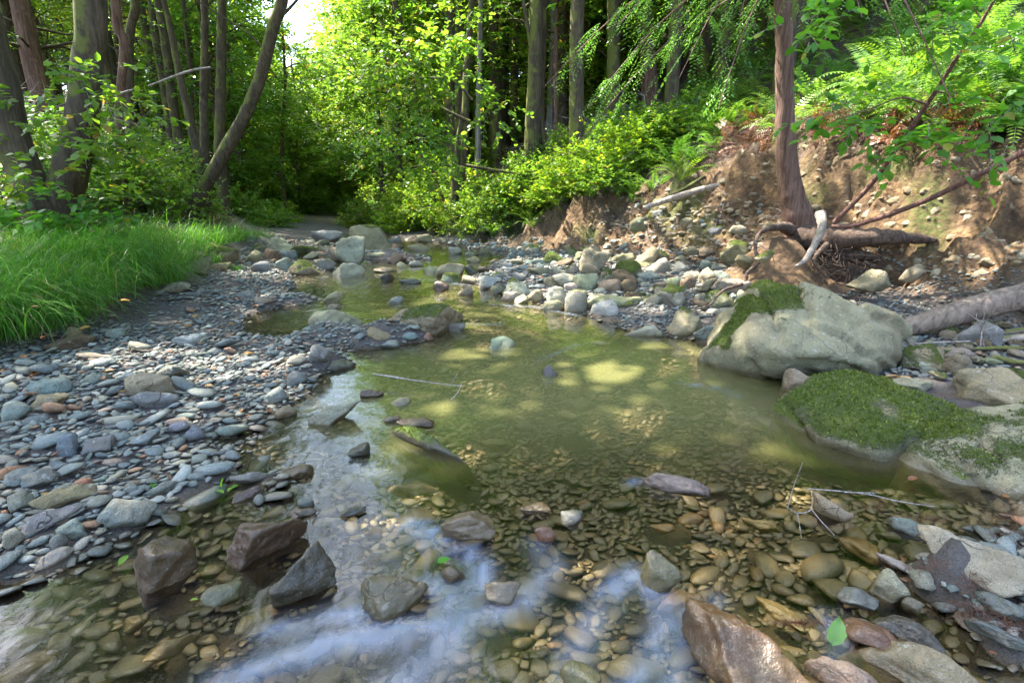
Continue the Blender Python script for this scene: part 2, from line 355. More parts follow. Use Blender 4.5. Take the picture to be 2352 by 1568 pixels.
for line, w, s in FOAM:
    L = np.array([PZ(*p)[:2] for p in line]); c = np.array(line[len(line)//2], float); e = PZ(c[0]+w, c[1]); g = PZ(*c); ww = abs(e[0]-g[0])
    d = np.full(len(xw), 1e9)
    for a, b_ in zip(L[:-1], L[1:]):
        e = b_-a; t = np.clip(((xw-a[0])*e[0]+(yw-a[1])*e[1])/(e@e), 0, 1); d = np.minimum(d, np.hypot(xw-a[0]-e[0]*t, yw-a[1]-e[1]*t))
    foam = np.maximum(foam, s*(.72*np.exp(-(d/ww)**2*5)+.38*np.exp(-(d/ww)**2*1.3)))
Pw = np.stack([xw, yw, np.zeros_like(xw)], -1)
foam = foam*(.85+.35*vn(Pw*np.array([16,7,1]), 60))
zw = .0022*fbm(Pw*np.array([5,3,1]), 3, 50)*(1-.5*np.exp(-((xw-.4)**2+(yw-2.6)**2)/1.2)) + .012*foam
murk = np.clip(-terrain(xw, yw, False)/.30, 0, 1)*sstep(1.4,2.3,yw)
m, nt, out = mat('creek_water'); q = N(nt); geo = q('NewGeometry'); pos = geo.outputs['Position']
mp = q('Mapping', {'Vector': pos}); mp.inputs['Scale'].default_value = (1,.75,1)
wv = q.noise(7, 3, .5, mp.outputs[0], .5); wv2 = q.noise(26, 2, .5, mp.outputs[0])
bmp = q('Bump', {'Height': q.math('MULTIPLY_ADD', wv2, .16, wv), 'Strength': .28, 'Distance': .02})
mp2 = q('Mapping', {'Vector': pos}); mp2.inputs['Rotation'].default_value = (0,0,-.6); mp2.inputs['Scale'].default_value = (22,3.5,1); fo = q.math('MULTIPLY', q('Attribute', attribute_name='foam').outputs['Fac'], q.math('MULTIPLY_ADD', q.noise(1.0, 3, .5, mp2.outputs[0], .4), 1.3, .30)); mu = q('Attribute', attribute_name='murk').outputs['Fac']
tr = q('BsdfTransparent', {'Color': (.96,.94,.83,1)}); gl = q('BsdfGlossy', {'Color': (1,1,1,1), 'Roughness': .13, 'Normal': bmp.outputs[0]})
fr = q('Fresnel', {'IOR': 1.42, 'Normal': bmp.outputs[0]})
md = q('BsdfDiffuse', {'Color': (.23,.23,.085,1)}); body = q('MixShader', {0: q.math('MULTIPLY', mu, .46), 1: tr.outputs[0], 2: md.outputs[0]})
wd = q('BsdfDiffuse', {'Color': (.42,.50,.64,1)}); wt = q('BsdfTranslucent', {'Color': (.42,.50,.64,1)}); fm = q('MixShader', {0: .4, 1: wd.outputs[0], 2: wt.outputs[0]})
body = q('MixShader', {0: q.math('MULTIPLY', fo, .95), 1: body.outputs[0], 2: fm.outputs[0]})
fin = q('MixShader', {0: q.math('MULTIPLY', fr.outputs[0], 1.15), 1: body.outputs[0], 2: gl.outputs[0]}); nt.links.new(fin.outputs[0], out.inputs[0])
i = (np.arange(nyw-1)[:,None]*nxw + np.arange(nxw-1)[None,:]).ravel(); WF = np.stack([i, i+1, i+nxw+1, i+nxw], -1)
keep = (sdist(xw[i], yw[i]) < 1.0); WF = WF[keep]
Pw[:,2] = zw; used = np.unique(WF); rm = np.zeros(len(xw), np.int64); rm[used] = np.arange(len(used))
wo = Geo().add(Pw[used], rm[WF]).obj('water', m, attrs={'foam': foam[used], 'murk': murk[used]}); tag(wo, kind='structure')

# ------------------------------------------------------------------ rocks
ICO = {}
for s in (1,2,3,4,5):
    bm = bmesh.new(); bmesh.ops.create_icosphere(bm, subdivisions=s, radius=1); bm.verts.ensure_lookup_table()
    ICO[s] = (np.array([v.co[:] for v in bm.verts]), np.array([[v.index for v in f.verts] for f in bm.faces])); bm.free()
def soft_poly(D, Nn, off, p=12):
    k = np.clip(D@Nn.T/off, 1e-4, None); return 1/np.power((k**p).sum(1), 1/p)
def rock_unit(seed, sub=3, cuts=9, p=12, lo=.62, noise=.05):
    r = np.random.default_rng(seed); D, F = ICO[sub]
    Nn = nrm(r.normal(size=(cuts,3))*np.array([1,1,.9])); off = r.uniform(lo,1.0,cuts)
    Q3 = np.linalg.qr(r.normal(size=(3,3)))[0]
    Nn = np.vstack([Nn, Q3, -Q3]); off = np.concatenate([off, r.uniform(.85,1.1,6)])
    R = soft_poly(D, Nn, off, p); V = D*R[:,None]
    if noise: V = V*(1+noise*fbm(V*2.2+seed%97, 3, seed%1000))[:,None]
    V = V/np.abs(V).max(0); return V, F
def hull_planes(P):
    bm = bmesh.new(); [bm.verts.new(tuple(p)) for p in P]; bmesh.ops.convex_hull(bm, input=bm.verts); bm.normal_update()
    r = [(np.array(f.normal), float(f.normal.dot(f.verts[0].co))) for f in bm.faces if f.calc_area() > 1e-7]; bm.free()
    return np.array([a for a, b in r]), np.array([b for a, b in r])
def vnormals(V, F):
    n = np.cross(V[F[:,1]]-V[F[:,0]], V[F[:,2]]-V[F[:,0]]); o = np.zeros_like(V)
    for k in range(3): np.add.at(o, F[:,k], n)
    return nrm(o)
def moss_tufts(V, F, mo, parent, seed, dens=1.0, ln=.012):
    r = np.random.default_rng(seed); A = np.cross(V[F[:,1]]-V[F[:,0]], V[F[:,2]]-V[F[:,0]]); ar = np.linalg.norm(A, axis=1)/2
    w = ar*np.clip((mo[F].mean(1)-.40)/.35, 0, 1); 
    if w.sum() <= 0: return
    n = int(min(9000, w.sum()*26000*dens)); 
    if n < 12: return
    f = r.choice(len(F), n, p=w/w.sum()); u = r.random((n,2)); u = np.where(u.sum(1,keepdims=True) > 1, 1-u, u)
    p = V[F[f,0]] + u[:,:1]*(V[F[f,1]]-V[F[f,0]]) + u[:,1:]*(V[F[f,2]]-V[F[f,0]]); nn = nrm(A[f])
    a = nrm(nn + r.normal(size=(n,3))*.5); s = nrm(np.cross(a, r.normal(size=(n,3)))); l = ln*r.uniform(.3,1.3,n)[:,None]
    q_ = np.stack([p-s*l*.28, p+s*l*.28, p+a*l+s*l*.1], 1).reshape(-1,3)
    o = Geo().add(q_, np.arange(3*n).reshape(-1,3)).obj('moss', MOSS, parent, smooth=False); return o
MOSS = leaf_material('moss_tuft', (.05,.085,.008), (.11,.15,.016), (.20,.24,.035), .3, False)
COL = dict(g=(.20,.20,.185), b=(.16,.175,.17), p=(.27,.24,.18), t=(.25,.185,.115), o=(.16,.145,.075), r=(.24,.10,.055), d=(.075,.07,.05), w=(.36,.33,.28), n=(.13,.078,.038), v=(.19,.15,.135), s=(.25,.215,.13))
occupied = []; FOOT = []
LAND = []          # screen centre and phrase for labels
nrock = [0]
def finish_rock(V, F, c, name, label, colr, wet, mossf, seed, group='boulders and big stones in and beside the creek', cat='rock'):
    Nn = vnormals(V, F); W = V + c
    size = np.ptp(V, axis=0).max()
    V = V + Nn*(size*.032*fbm(V/size*5+seed, 5, seed) )[:,None] - Nn*(size*.03*np.clip(.16-np.abs(vn(V/size*3.1+seed, seed+5)),0,.16)/.16)[:,None]*.6
    mo = np.zeros(len(V))
    if mossf > 0:
        nz = vnormals(V, F)[:,2]
        mo = sstep(.1,.9,nz)*.62 + .38*fbm(W*5.5, 3, seed+9) + (mossf-.55)*.9
    g = Geo().add(V, F); o = g.obj(name, ROCK, attrs={'moss': mo}); o.location = tuple(c)
    o.color = (*[x*random.uniform(.88,1.12) for x in COL[colr]], 0.0 if wet else 1.0)
    tag(o, label, cat, group)
    if mossf >= .35: moss_tufts(V, F, mo, o, seed, .7, .008)
    occupied.append((c[0], c[1], max(np.ptp(V[:,0]), np.ptp(V[:,1]))/2)); return o

# x0 x1 y0 y1 colour style moss wet depth-ratio | label      (style: f flat slab, r rounded, a angular, u under water)
HERO = """
394 458 770 793 w f 0 0|pale lilac slab stone lying tilted on the gravel bar
287 372 850 911 t a .35 0|wedge shaped tan rock with a thin moss edge amid the left gravel
350 420 843 871 d f 0 0|dark flat stone leaning behind the mossy wedge rock
305 397 903 936 b r 0 0|long blue grey cobble in front of the mossy wedge rock
60 137 876 913 b r 0 0|smooth pale blue grey cobble near the left edge of the gravel bar
0 50 928 966 g r 0 0|grey cobble cut by the left edge of the photo, middle height
72 140 910 941 t a 0 0|cracked brownish stone below the smooth pale blue grey cobble
185 240 860 881 b f 0 0|oval slate grey stone left of the mossy wedge rock
589 647 895 928 g a 0 0|blocky grey stone by the backwater edge of the gravel bar
657 700 856 885 b r 0 0|speckled round grey stone beside the narrow backwater channel
674 818 928 976 p a 0 0|long pale tan block of rock lying at the edge of the pool
626 672 930 961 t a 0 0|small tan stone touching the left end of the long pale block
363 424 650 670 p f 0 0|pale elongated stone at the tip of the grass tussocks
544 585 670 686 g f 0 0|flat grey stone on the upper gravel bar
584 622 681 700 t r 0 0|rounded tan stone on the upper gravel bar beside the flat grey one
727 785 670 696 t a 0 0|brown blocky stone standing behind the cracked pale boulder
713 830 695 760 p a 0 0|cracked pale boulder at the left side of the shoal
414 470 588 624 t a .75 0|yellow mossy rock at the foot of the far grass
480 522 606 622 s f .2 0|smooth pale greenish stone beside the yellow mossy rock
607 677 546 580 p a .3 0|flat topped boulder at the small upstream cascade
668 748 556 584 t a .8 0|moss covered boulder right of the flat topped boulder upstream
448 527 561 592 o r .85 0|dark mossy hump of rock beside the far grass
700 778 519 552 w a 0 0|sunlit white boulder where the creek disappears
770 850 545 602 p a .35 0|tall pale slanting boulder in the upstream rock group
800 902 517 580 t r .55 0|big rounded mossy boulder behind the pale slanting boulder
185 245 1008 1044 g a 0 0|grey triangular stone on the lower gravel bar
125 170 1007 1046 b a 0 0|blue grey angular stone left of the grey triangular stone
422 462 975 1011 b a 0 0|pointed blue grey stone upright among small gravel
283 353 995 1030 b f 0 0|long flat blue grey stone on the middle gravel bar
385 425 977 998 g r 0 0|small squarish grey stone left of the pointed blue grey stone
110 197 776 801 n f 0 0|flat brown stone at the lower end of the grass
143 177 750 777 t a 0 0|small tan stone upright at the grass edge
240 283 756 780 g r 0 0|dark grey oval stone near the grass edge
659 704 820 841 p r 0 0|pale rounded stone by the bend of the backwater
704 757 796 832 g a 0 0|grey pointed stone at the neck between bar and shoal
1026 1071 740 761 g a 0 0|small dark grey block right of the mossy shoal boulder
844 892 751 784 t a .4 0|tan green stone left below the mossy shoal boulder
866 911 781 801 g f 0 0|low grey stone at the front edge of the shoal
924 956 763 782 b r 0 0|bluish cobble in front of the mossy shoal boulder
970 996 763 782 r r 0 0|small rusty red stone in front of the mossy shoal boulder
1104 1181 775 804 p a 0 0|single pale rock standing alone in the middle of the pool
1238 1278 836 865 g a 0 1|small wet pointed rock glinting in the pool
1278 1368 898 925 t u 0 1|pale rounded rock just under the pool surface
996 1031 645 671 n a 0 1|brown pointed rock in the middle of the upper riffle
1004 1062 603 634 t a .2 0|brown boulder at the head of the riffle
1067 1096 606 632 d a 0 1|dark rock right of the brown boulder in the riffle
1094 1131 603 630 n a 0 1|dark brown rock next to the right bank stones in the riffle
1086 1148 631 662 w a 0 0|pale faceted boulder at the right edge of the riffle
1152 1191 668 692 p a .2 0|small pale green rock at the right shore of the riffle
1214 1248 668 690 t r .3 0|small rounded tan rock left of the pale right shore boulder
1247 1308 658 700 w r 0 0|pale smooth boulder on the right shore
1294 1348 663 716 s r 0 0|tall egg shaped pale boulder on the right shore
1348 1468 673 706 s f 0 0|long pale slab behind the white triangular rock
1356 1418 685 726 w a 0 0|white triangular rock at the right waterline
1241 1298 580 607 o r .8 0|moss capped boulder in the right bank rock field
1338 1401 575 624 t a .15 0|tan upright boulder in the right bank rock field
1268 1344 630 658 p f .1 0|long low pale stone behind the pale smooth right shore boulder
1378 1426 641 672 t r .2 0|rounded brown boulder in front of the bright moss clump
1426 1464 643 671 n r 0 0|brown stone right of the rounded brown boulder
1463 1511 573 611 t a .5 0|square mossy tan boulder at the foot of the right bank
1494 1548 586 624 p a 0 0|pale brown boulder at the foot of the right bank
1421 1474 600 634 o r .95 0|stone wholly covered in bright green moss on the right bank
1443 1528 748 772 p f 0 0|low pale stone at the waterline left of the huge boulder
1543 1612 713 770 t a .35 0|tan stone with a mossy top left of the huge boulder
1820 1872 822 858 b r 0 0|blue grey cobble leaning on the huge boulder
1800 1872 843 905 s r .15 0|smooth pale round stone below the blue grey cobble
2077 2185 793 858 o a .6 0|mossy angular rock right of the huge boulder
2187 2242 816 864 t r .1 0|round tan stone right of the mossy angular rock
2208 2267 860 898 s r 0 0|greenish round stone above the big flat green rock
2257 2420 850 940 s f .1 0|big flat green grey rock at the right edge
2195 2247 804 831 v r 0 0|small mauve cobble among the driftwood
2222 2300 740 794 g a 0 0|grey angular stone under the fallen log
2278 2330 764 782 b f 0 0|flat bluish stone among the driftwood at right
1601 1661 741 781 b a 0 0|angular bluish stone touching the left end of the huge boulder
1648 1701 706 741 p r 0 0|pale stone tucked behind the huge boulder's left end
1621 1686 670 701 o r .8 0|low mossy stone under the snaking root
1688 1723 661 700 p a 0 0|pale blocky stone beside the snaking root
1962 2042 622 666 t a .1 0|ochre rock wedged in the hollow beneath the roots
2082 2125 612 644 t a 0 0|small ochre rock at the right side of the root hollow
1568 1608 631 662 n a 0 0|brown block at the foot of the bank left of the root
1608 1651 618 644 p f 0 0|pinkish flat stone at the foot of the bank
1668 1725 540 594 t r .75 0|yellow green mossy rock beside the base of the leaning conifer
217 323 1153 1218 b r 0 0|large smooth rounded blue grey cobble on the lower gravel bar
43 160 1178 1219 g f 0 0|long pointed grey cobble left of the large smooth cobble
480 670 1188 1304 n a 0 1|brown wet pyramid shaped rock at the lower left
624 790 1242 1371 d a 0 1|dark wet boulder right of the brown pyramid rock
307 437 1235 1354 n a 0 1|brown slab standing tilted out of the shallow water
463 543 1335 1393 o r 0 1|wet olive stone in front of the brown pyramid rock
478 530 1300 1333 r u 0 1|small rust coloured stone at the foot of the brown pyramid rock
535 607 1117 1146 n a 0 1|wet brown block at the edge of the shallows
533 617 1082 1109 g a 0 0|grey brown stone above the wet brown block
643 734 1062 1096 n f 0 1|flat wet brown stone capped with dark debris
327 397 1112 1136 g r 0 0|mottled grey stone at the lower edge of the bar
90 200 1130 1164 t f 0 0|long flat tan cobble above the large smooth cobble
0 57 1140 1179 g r 0 0|pale grey stone at the left edge above the pointed cobble
12 70 1078 1118 b r 0 0|round bluish cobble close to the left edge
45 110 1087 1123 g f 0 0|flat striped grey cobble right of the round bluish cobble
137 193 1205 1246 b a 0 0|angular bluish stone below the long pointed cobble
67 137 1268 1304 p r 0 0|speckled pale grey cobble at the water edge, lower left
0 40 1230 1263 p r 0 0|pale round cobble at the left edge near the water
115 147 1238 1266 v r 0 0|small mauve grey cobble near the lower left water edge
157 200 1108 1133 r r 0 0|reddish brown stone on the lower gravel bar
680 714 1145 1166 b r 0 0|tiny pale topped stone out in the blue shallows
657 717 1167 1192 d f 0 1|dark striped flat stone in the blue shallows
585 653 1368 1413 r u 0 1|submerged dark red stone below the dark wet boulder
535 613 1402 1446 t u 0 1|submerged tan stone left of the water veil
307 430 1445 1499 o u 0 1|large submerged olive slab at the lower left
267 315 1398 1442 o u 0 1|submerged olive stone above the large olive slab
100 147 1440 1475 t u 0 1|submerged tan stone in the lower left shallows
127 213 1528 1600 o u 0 1|submerged greenish slab cut by the bottom edge
-60 73 1485 1570 n u 0 1|submerged brown slab in the bottom left corner
814 964 1325 1419 o r 0 1|wet olive dome of rock with water pouring over it
984 1127 1157 1246 t a 0 1|angular tan rock splitting the flow in the centre
1231 1281 1197 1243 r f 0 1|orange brown stone right of the angular tan rock
1111 1194 1335 1393 v a 0 1|pinkish elongated stone between the water veils
1454 1561 1272 1358 o a 0 1|olive block of rock above the right water veil
1491 1620 1088 1131 v f 0 1|wet purplish rock breaking the surface at centre right
1194 1261 1155 1186 n f 0 1|brown flat stone just awash above the orange brown stone
1284 1338 1172 1203 b r 0 1|blue black stone right of the flat awash stone
1498 1554 1190 1216 r u 0 1|bright orange submerged stone
894 997 1098 1123 r u 0 1|submerged reddish slab above the angular tan rock
1141 1238 1512 1600 v u 0 1|mauve stone under the veil at the bottom edge
1011 1061 1295 1336 n a 0 1|small brown rock with a green leaf behind it
770 834 1160 1186 d f 0 1|dark flat stone with debris left of the angular tan rock
834 872 1190 1223 r u 0 1|small pinkish red stone under the water
1298 1384 1528 1600 s r 0 1|pale ridged stone at the bottom edge centre
1865 1961 1125 1187 s a .2 0|pale cracked rock in the right shallows with twigs across it
2048 2138 1185 1223 b r 0 0|half sunk bluish stone right of the pale cracked rock
1961 2062 1222 1279 n u 0 1|submerged brown rock below the half sunk bluish stone
2035 2118 1275 1313 w a 0 0|pale grey stone resting on top of the small stone heap
2000 2082 1305 1376 s a 0 0|faceted blue green stone in the small stone heap
1941 2015 1353 1399 g r 0 1|grey stone at the left foot of the small stone heap
2175 2400 1258 1366 p f 0 0|large pale mottled boulder at the right edge
2018 2335 1475 1610 t f 0 0|large tan streaked boulder in the bottom right corner
1595 1902 1465 1640 n f .1 1|large wet brown boulder awash at the bottom right
1971 2088 1433 1499 r r 0 1|dark red wet stone between the two large bottom boulders
2041 2175 1425 1479 d f 0 1|dark green slate above the large tan streaked boulder
1893 2041 1527 1610 t f 0 0|tan orange stone at the bottom edge by the wet brown boulder
1545 1690 1290 1402 t u 0 1|large submerged tan rock behind the wet brown boulder
1751 1841 1368 1411 o u 0 1|submerged olive stone right of the large submerged tan rock
2215 2273 1418 1449 t a 0 0|small tan stone among needles at lower right
2265 2370 1385 1429 b r 0 1|wet bluish cobble under the large pale mottled boulder
2252 2370 1445 1493 b a 0 1|wet blue green stone above the bottom right corner
1718 1805 1178 1209 o u 0 1|submerged olive stone left of the pale cracked rock
2132 2202 1212 1236 n u 0 1|submerged flat brown stone at the right shallows
2075 2122 1372 1409 o a 0 1|small wet olive stone at the right foot of the stone heap
814 874 893 914 n f 0 1|low brown stone at the pool edge above the long pale block
894 944 911 931 p f 0 0|small pale stone beside the half sunken log
881 931 950 971 t a 0 0|tan stone at the left of a touching pair in the pool
914 994 953 984 n f 0 1|dark brown stone at the right of a touching pair in the pool
914 962 638 653 d f 0 1|dark low rock in the upper riffle
861 901 626 649 d a 0 1|dark angular rock left in the upper riffle
887 922 681 697 g r 0 0|small grey stone upstream of the mossy shoal boulder
735 806 822 851 d f 0 1|dark wet flat stone at the tip of the gravel neck
800 860 1010 1050 d f 0 1|dark slate piece left of the half sunken log
"""
def hero(line, idx):
    a, label = line.split('|'); f = a.split(); x0, x1, y0, y1 = map(float, f[:4]); colr, sty, mossf, wet = f[4], f[5], float(f[6]), f[7] == '1'
    cx = (x0+x1)/2; w, h = x1-x0, y1-y0
    drat = {'f':.62,'r':.72,'a':.66,'u':.8}[sty]
    zc = 0.0
    for _ in range(6):                               # find the ground under the front of the stone
        p = PZ(cx, y1 - .12*h, zc); zc = .5*zc + .5*min(max(tz(p[0], p[1]), 0.0), .9)
    if sty == 'u': zc = -.03
    p = PZ(cx, y1, zc); dep = p[1]*cp - (p[2]-CH)*sp; s = dep/FF*1.02; rx = w*s/2
    a_ = math.atan2(CH-zc, p[1]); D = w*s*drat
    Hh = min(1.03*(h*s - D*math.sin(a_)*.65)/math.cos(a_), .8*w*s)
    if Hh < .26*w*s: Hh = .26*w*s; D = max(.3*w*s, (h*s - Hh*math.cos(a_))/max(math.sin(a_),.12)/.85); D = min(D, 1.6*w*s)
    c = np.array([cx, 0, 0]); base = np.array([p[0], p[1]+D*.42, zc]); 
    hz = Hh*.5 if sty != 'u' else Hh*.45
    sub = 5 if w > 130 else 4 if w > 55 else 3
    V, F = rock_unit(1000+idx*7, sub, {'f':11,'r':16,'a':9,'u':12}[sty], {'f':26,'r':12,'a':34,'u':12}[sty], lo={'a':.40,'f':.5,'u':.5}.get(sty,.62), noise={'r':.05}.get(sty,.06))
    bury = (.4 if wet else .75) if sty != 'u' else .3
    V = V*np.array([rx*1.14, D/2*1.08, (Hh*(1+bury))/2]); 
    rz = math.atan2(-p[0], p[1]); t = np.random.default_rng(idx).normal(0,.10,2)
    R = np.array((Matrix.Rotation(rz,3,'Z') @ Matrix.Rotation(t[0],3,'Y')))
    V = V@R.T
    ctr = np.array([base[0], base[1], zc + (.018 if zc > .015 else 0) + Hh - (Hh*(1+bury))/2])
    if sty == 'u': ctr[2] = -.018 - np.abs(V[:,2]).max()
    o = finish_rock(V, F, ctr, 'boulder' if w > 60 else 'stone', label, colr, wet, mossf, 300+idx)
    LAND.append((cx, (y0+y1)/2, label)); return o
for idx, ln in enumerate([l for l in HERO.strip().split('\n')]): hero(ln, idx)

def hit(px, py, y0=1.0):
    d = ray(px, py); ts = np.concatenate([np.arange(y0, 14, .03), np.arange(14, 90, .3)]); P = np.array([0,0,CH])+d[None,:]*ts[:,None]
    z = terrain(P[:,0], P[:,1]); k = np.nonzero(P[:,2] < z)[0]
    return P[k[0]] if len(k) else P[-1]
FIELD = []
def hull_rock(pts, label, colr, mossf, wet, seed, p=16, name='boulder', mossfun=None):
    P = np.array(pts); c = P.mean(0); c = (P.min(0)+P.max(0))/2*.5 + c*.5; Nn, off = hull_planes(P-c)
    D, F = ICO[5]; D2, F2 = D, F
    # one more subdivision for big rocks
    bm = bmesh.new(); bmesh.ops.create_icosphere(bm, subdivisions=6, radius=1); D2 = np.array([v.co[:] for v in bm.verts]); F2 = np.array([[v.index for v in f.verts] for f in bm.faces]); bm.free()
    ok = off > 1e-3; R = soft_poly(D2, Nn[ok], off[ok], p); R = R*1.04; V = D2*R[:,None]
    size = np.ptp(V, axis=0).max(); nn = vnormals(V, F2)
    V = V + nn*(.02*size*fbm(V/size*3.3+seed, 5, seed))[:,None]
    bd = nrm(np.array([.35,-.2,.9])); lg = (V@bd)/size*9 + .9*fbm(V/size*2.5+seed, 4, seed+3); fr_ = lg-np.floor(lg); V = V - nn*(.022*size*sstep(.55,1,fr_)*(fbm(V/size*2+3, 2, seed+8) > -.1))[:,None]
    V = V + nn*(.007*size*fbm(V/size*16, 3, seed+12))[:,None]
    ly = V[:,2]*7+V[:,0]*2.3+.8*fbm(V*3, 3, seed+1)
    V = V - nn*(.012*size*np.exp(-((ly % 1.7)-.85)**2/.01))[:,None]*(fbm(V*2.5, 2, seed+2) > 0)[:,None]
    mo = np.zeros(len(V)); nz = vnormals(V, F2)[:,2]; W = V+c; sx, sy, _ = proj(W)
    mo = sstep(.0,.8,nz)*.45 + .45*fbm(W*4.5, 4, seed+9) + (mossf-.60)*.9 - .7*sstep(.015,-.02,W[:,2])
    if mossfun: mo = mossfun(W, mo, nz, V)
    o = Geo().add(V, F2).obj(name, ROCK, attrs={'moss': mo}); o.location = tuple(c); o.color = (*COL[colr], 0. if wet else 1.)
    tag(o, label, 'rock', 'boulders and big stones in and beside the creek')
    moss_tufts(V, F2, mo, o, seed, .8, .012)
    for k in range(0, len(P)): pass
    ex = np.ptp(P, axis=0); occupied.append((c[0], c[1], min(ex[0],ex[1])*.4)); FOOT.append(hull_planes(np.vstack([P*[1,1,0], P*[1,1,0]+[0,0,1]]))) 
    sx, sy, _ = proj(c); LAND.append((sx[0], sy[0], label)); return o
def PB_(px, py, z=-.14):
    p = PZ(px, py); p[2] = z; p[1] += .09 if z < -.09 else 0; return p
def Z_(*a): return [PZ(*p) for p in a]
# the huge boulder at the right waterline
Q = [PB_(1640,842), PB_(1700,856), PB_(1800,866), PB_(1930,868), PB_(2040,850,-.05)] + Z_((1610,822,.03),(1634,778,.10),(1672,732,.21),(1700,690,.33),(1720,658,.42),(1745,646,.46),(1822,647,.47),
     (1900,672,.44),(1980,700,.39),(2050,722,.34),(2086,752,.26),(2084,795,.16),(2064,832,.07),(1720,775,.23),(1800,812,.19),(1900,822,.17),(2010,838,.12),(1985,868,.02)) + [np.array([1.5,3.9,-.1]), np.array([2.6,3.7,0])]
MT = PZ(1745,665,.44); ML = PZ(1715,735,.27); MP = PZ(1635,800,.07)
def mf(W, mo, nz, V):
    W = W + .11*np.stack([fbm(W*6, 4, 201), fbm(W*6, 4, 202), fbm(W*6, 4, 203)], -1); line = np.abs(fbm(W*np.array([1.6,2.6,2.6]), 2, 5)); top = 1-sstep(.12,.36,np.linalg.norm((W-MT)*[.8,.8,1], axis=1)); lf = 1-sstep(.05,.2,np.linalg.norm((W-ML)*[.7,1,1], axis=1))
    l2 = 1-sstep(0,.06,line); tip = 1-sstep(0,.22,np.linalg.norm(W-MP, axis=1))
    return -.06 + .75*top*sstep(-.2,.6,nz) + .6*lf + .44*l2*sstep(.3,.8,nz) + .5*tip + .25*fbm(W*5,3,77)
hull_rock(Q, 'huge pale grey boulder with moss in its cracks on the right waterline', 's', .3, False, 41, 44, mossfun=mf)
Q = [PB_(1800,955), PB_(1850,1005), PB_(1980,1055), PB_(2110,1088), PB_(2220,1075)] + Z_((1790,937,.03),(1832,888,.10),(1885,856,.15),(1945,853,.17),(2060,886,.15),(2160,918,.12),(2212,938,.09),(2190,985,.07),(1845,945,.08),(1950,960,.11),(2060,985,.10),(1900,1005,.04),(2020,1040,.035)) + [np.array([1.75,2.75,-.1]), np.array([2.3,2.45,-.05])]
def mf2(W, mo, nz, V): return .30 + .26*sstep(.1,.9,nz) + .62*fbm(W*4.6,5,88) + .9*np.clip(W[:,2],0,.2) - .7*sstep(.03,-.02,W[:,2])
hull_rock(Q, 'dark mossy slab sloping into the water below the huge boulder', 'o', .9, False, 43, 30, mossfun=mf2)
Q = [PB_(2050,1065), PB_(2120,1100), PB_(2260,1145), PB_(2480,1205)] + Z_((2055,1020,.03),(2130,967,.09),(2230,943,.13),(2352,938,.16),(2500,955,.17),(2500,1080,.09),(2120,1035,.07),(2240,1030,.11),(2350,1050,.12),(2230,1095,.035),(2350,1120,.035)) + [np.array([1.9,2.3,-.1]), np.array([2.9,2.3,0])]
hull_rock(Q, 'broad mossy slab of rock cut by the right edge of the photo', 's', .8, False, 47, 26, mossfun=mf2)
Q = [PB_(878,762,-.1), PB_(930,774,-.1), PB_(1000,776,-.1), PB_(1034,758,-.1)] + Z_((880,738,.06),(925,712,.15),(978,698,.21),(1010,695,.22),(1030,702,.20),(1036,735,.08),(1000,728,.16),(950,728,.14),(895,752,.04),(960,765,.03)) + [np.array([-.75,4.2,0]), np.array([-.4,4.2,0])]
hull_rock(Q, 'mossy shoal boulder, pale with a green cap, in mid creek', 't', .5, False, 53, 30)
# half sunken log-like rock ridge in the pool
Q = [PB_(890,1000), PB_(930,1015), PB_(1000,1050), PB_(1066,1072), PB_(1080,1062)] + Z_((892,990,.01),(905,980,.035),(935,980,.05),(990,1003,.045),(1040,1035,.03),(1072,1058,.01),(985,1025,.03)) + [np.array([-.38,2.12,-.06]), np.array([-.12,1.75,-.08])]
hull_rock(Q, 'long dark half sunken ridge of rock with moss in the pool', 'd', .42, True, 59, 14)

# the jumbles of angular rocks upstream and along the right shore
gcount = {}
NUMW = ['','second ','third ','fourth ','fifth ','sixth ','seventh ','eighth ','ninth ','tenth ','eleventh ','twelfth ','thirteenth ','fourteenth ','fifteenth ','sixteenth ']
LA = np.array([(a, b) for a, b, c in LAND])
def place_words(px, py, noun, first):
    d = np.hypot(LA[:,0]-px, (LA[:,1]-py)*1.3); k = int(np.argmin(d)); dx, dy = px-LA[k,0], py-LA[k,1]
    rel = ('left of' if dx < 0 else 'right of') if abs(dx) > abs(dy)*1.2 else ('in front of' if dy > 0 else 'behind')
    ph = LAND[k][2].split(); cut = len(ph)
    for wd in ('lying','standing','amid','leaning','near','below','above','beside','cut','by','touching','at','on','in','where','left','right','behind','among','just','upright','tucked','wedged','glinting','with','out','of','resting','sloping','under','breaking','splitting','between','half','next','standing','capped','covered','glinting','splitting','close','half','stopping','leaning,','in'):
        if wd in ph[2:]: cut = min(cut, ph.index(wd, 2))
    ph = ' '.join(ph[:max(cut,2)]); key = (first, noun, rel, ph); gcount[key] = gcount.get(key, 0)+1; nth = NUMW[min(gcount[key]-1, 15)]
    return ' '.join(f'{nth}{first} {noun} {rel} the {ph}'.split()[:16])
fr = np.random.default_rng(91); done = [(a, b, 26) for a, b, c in LAND]; nh = len(HERO.strip().split('\n'))
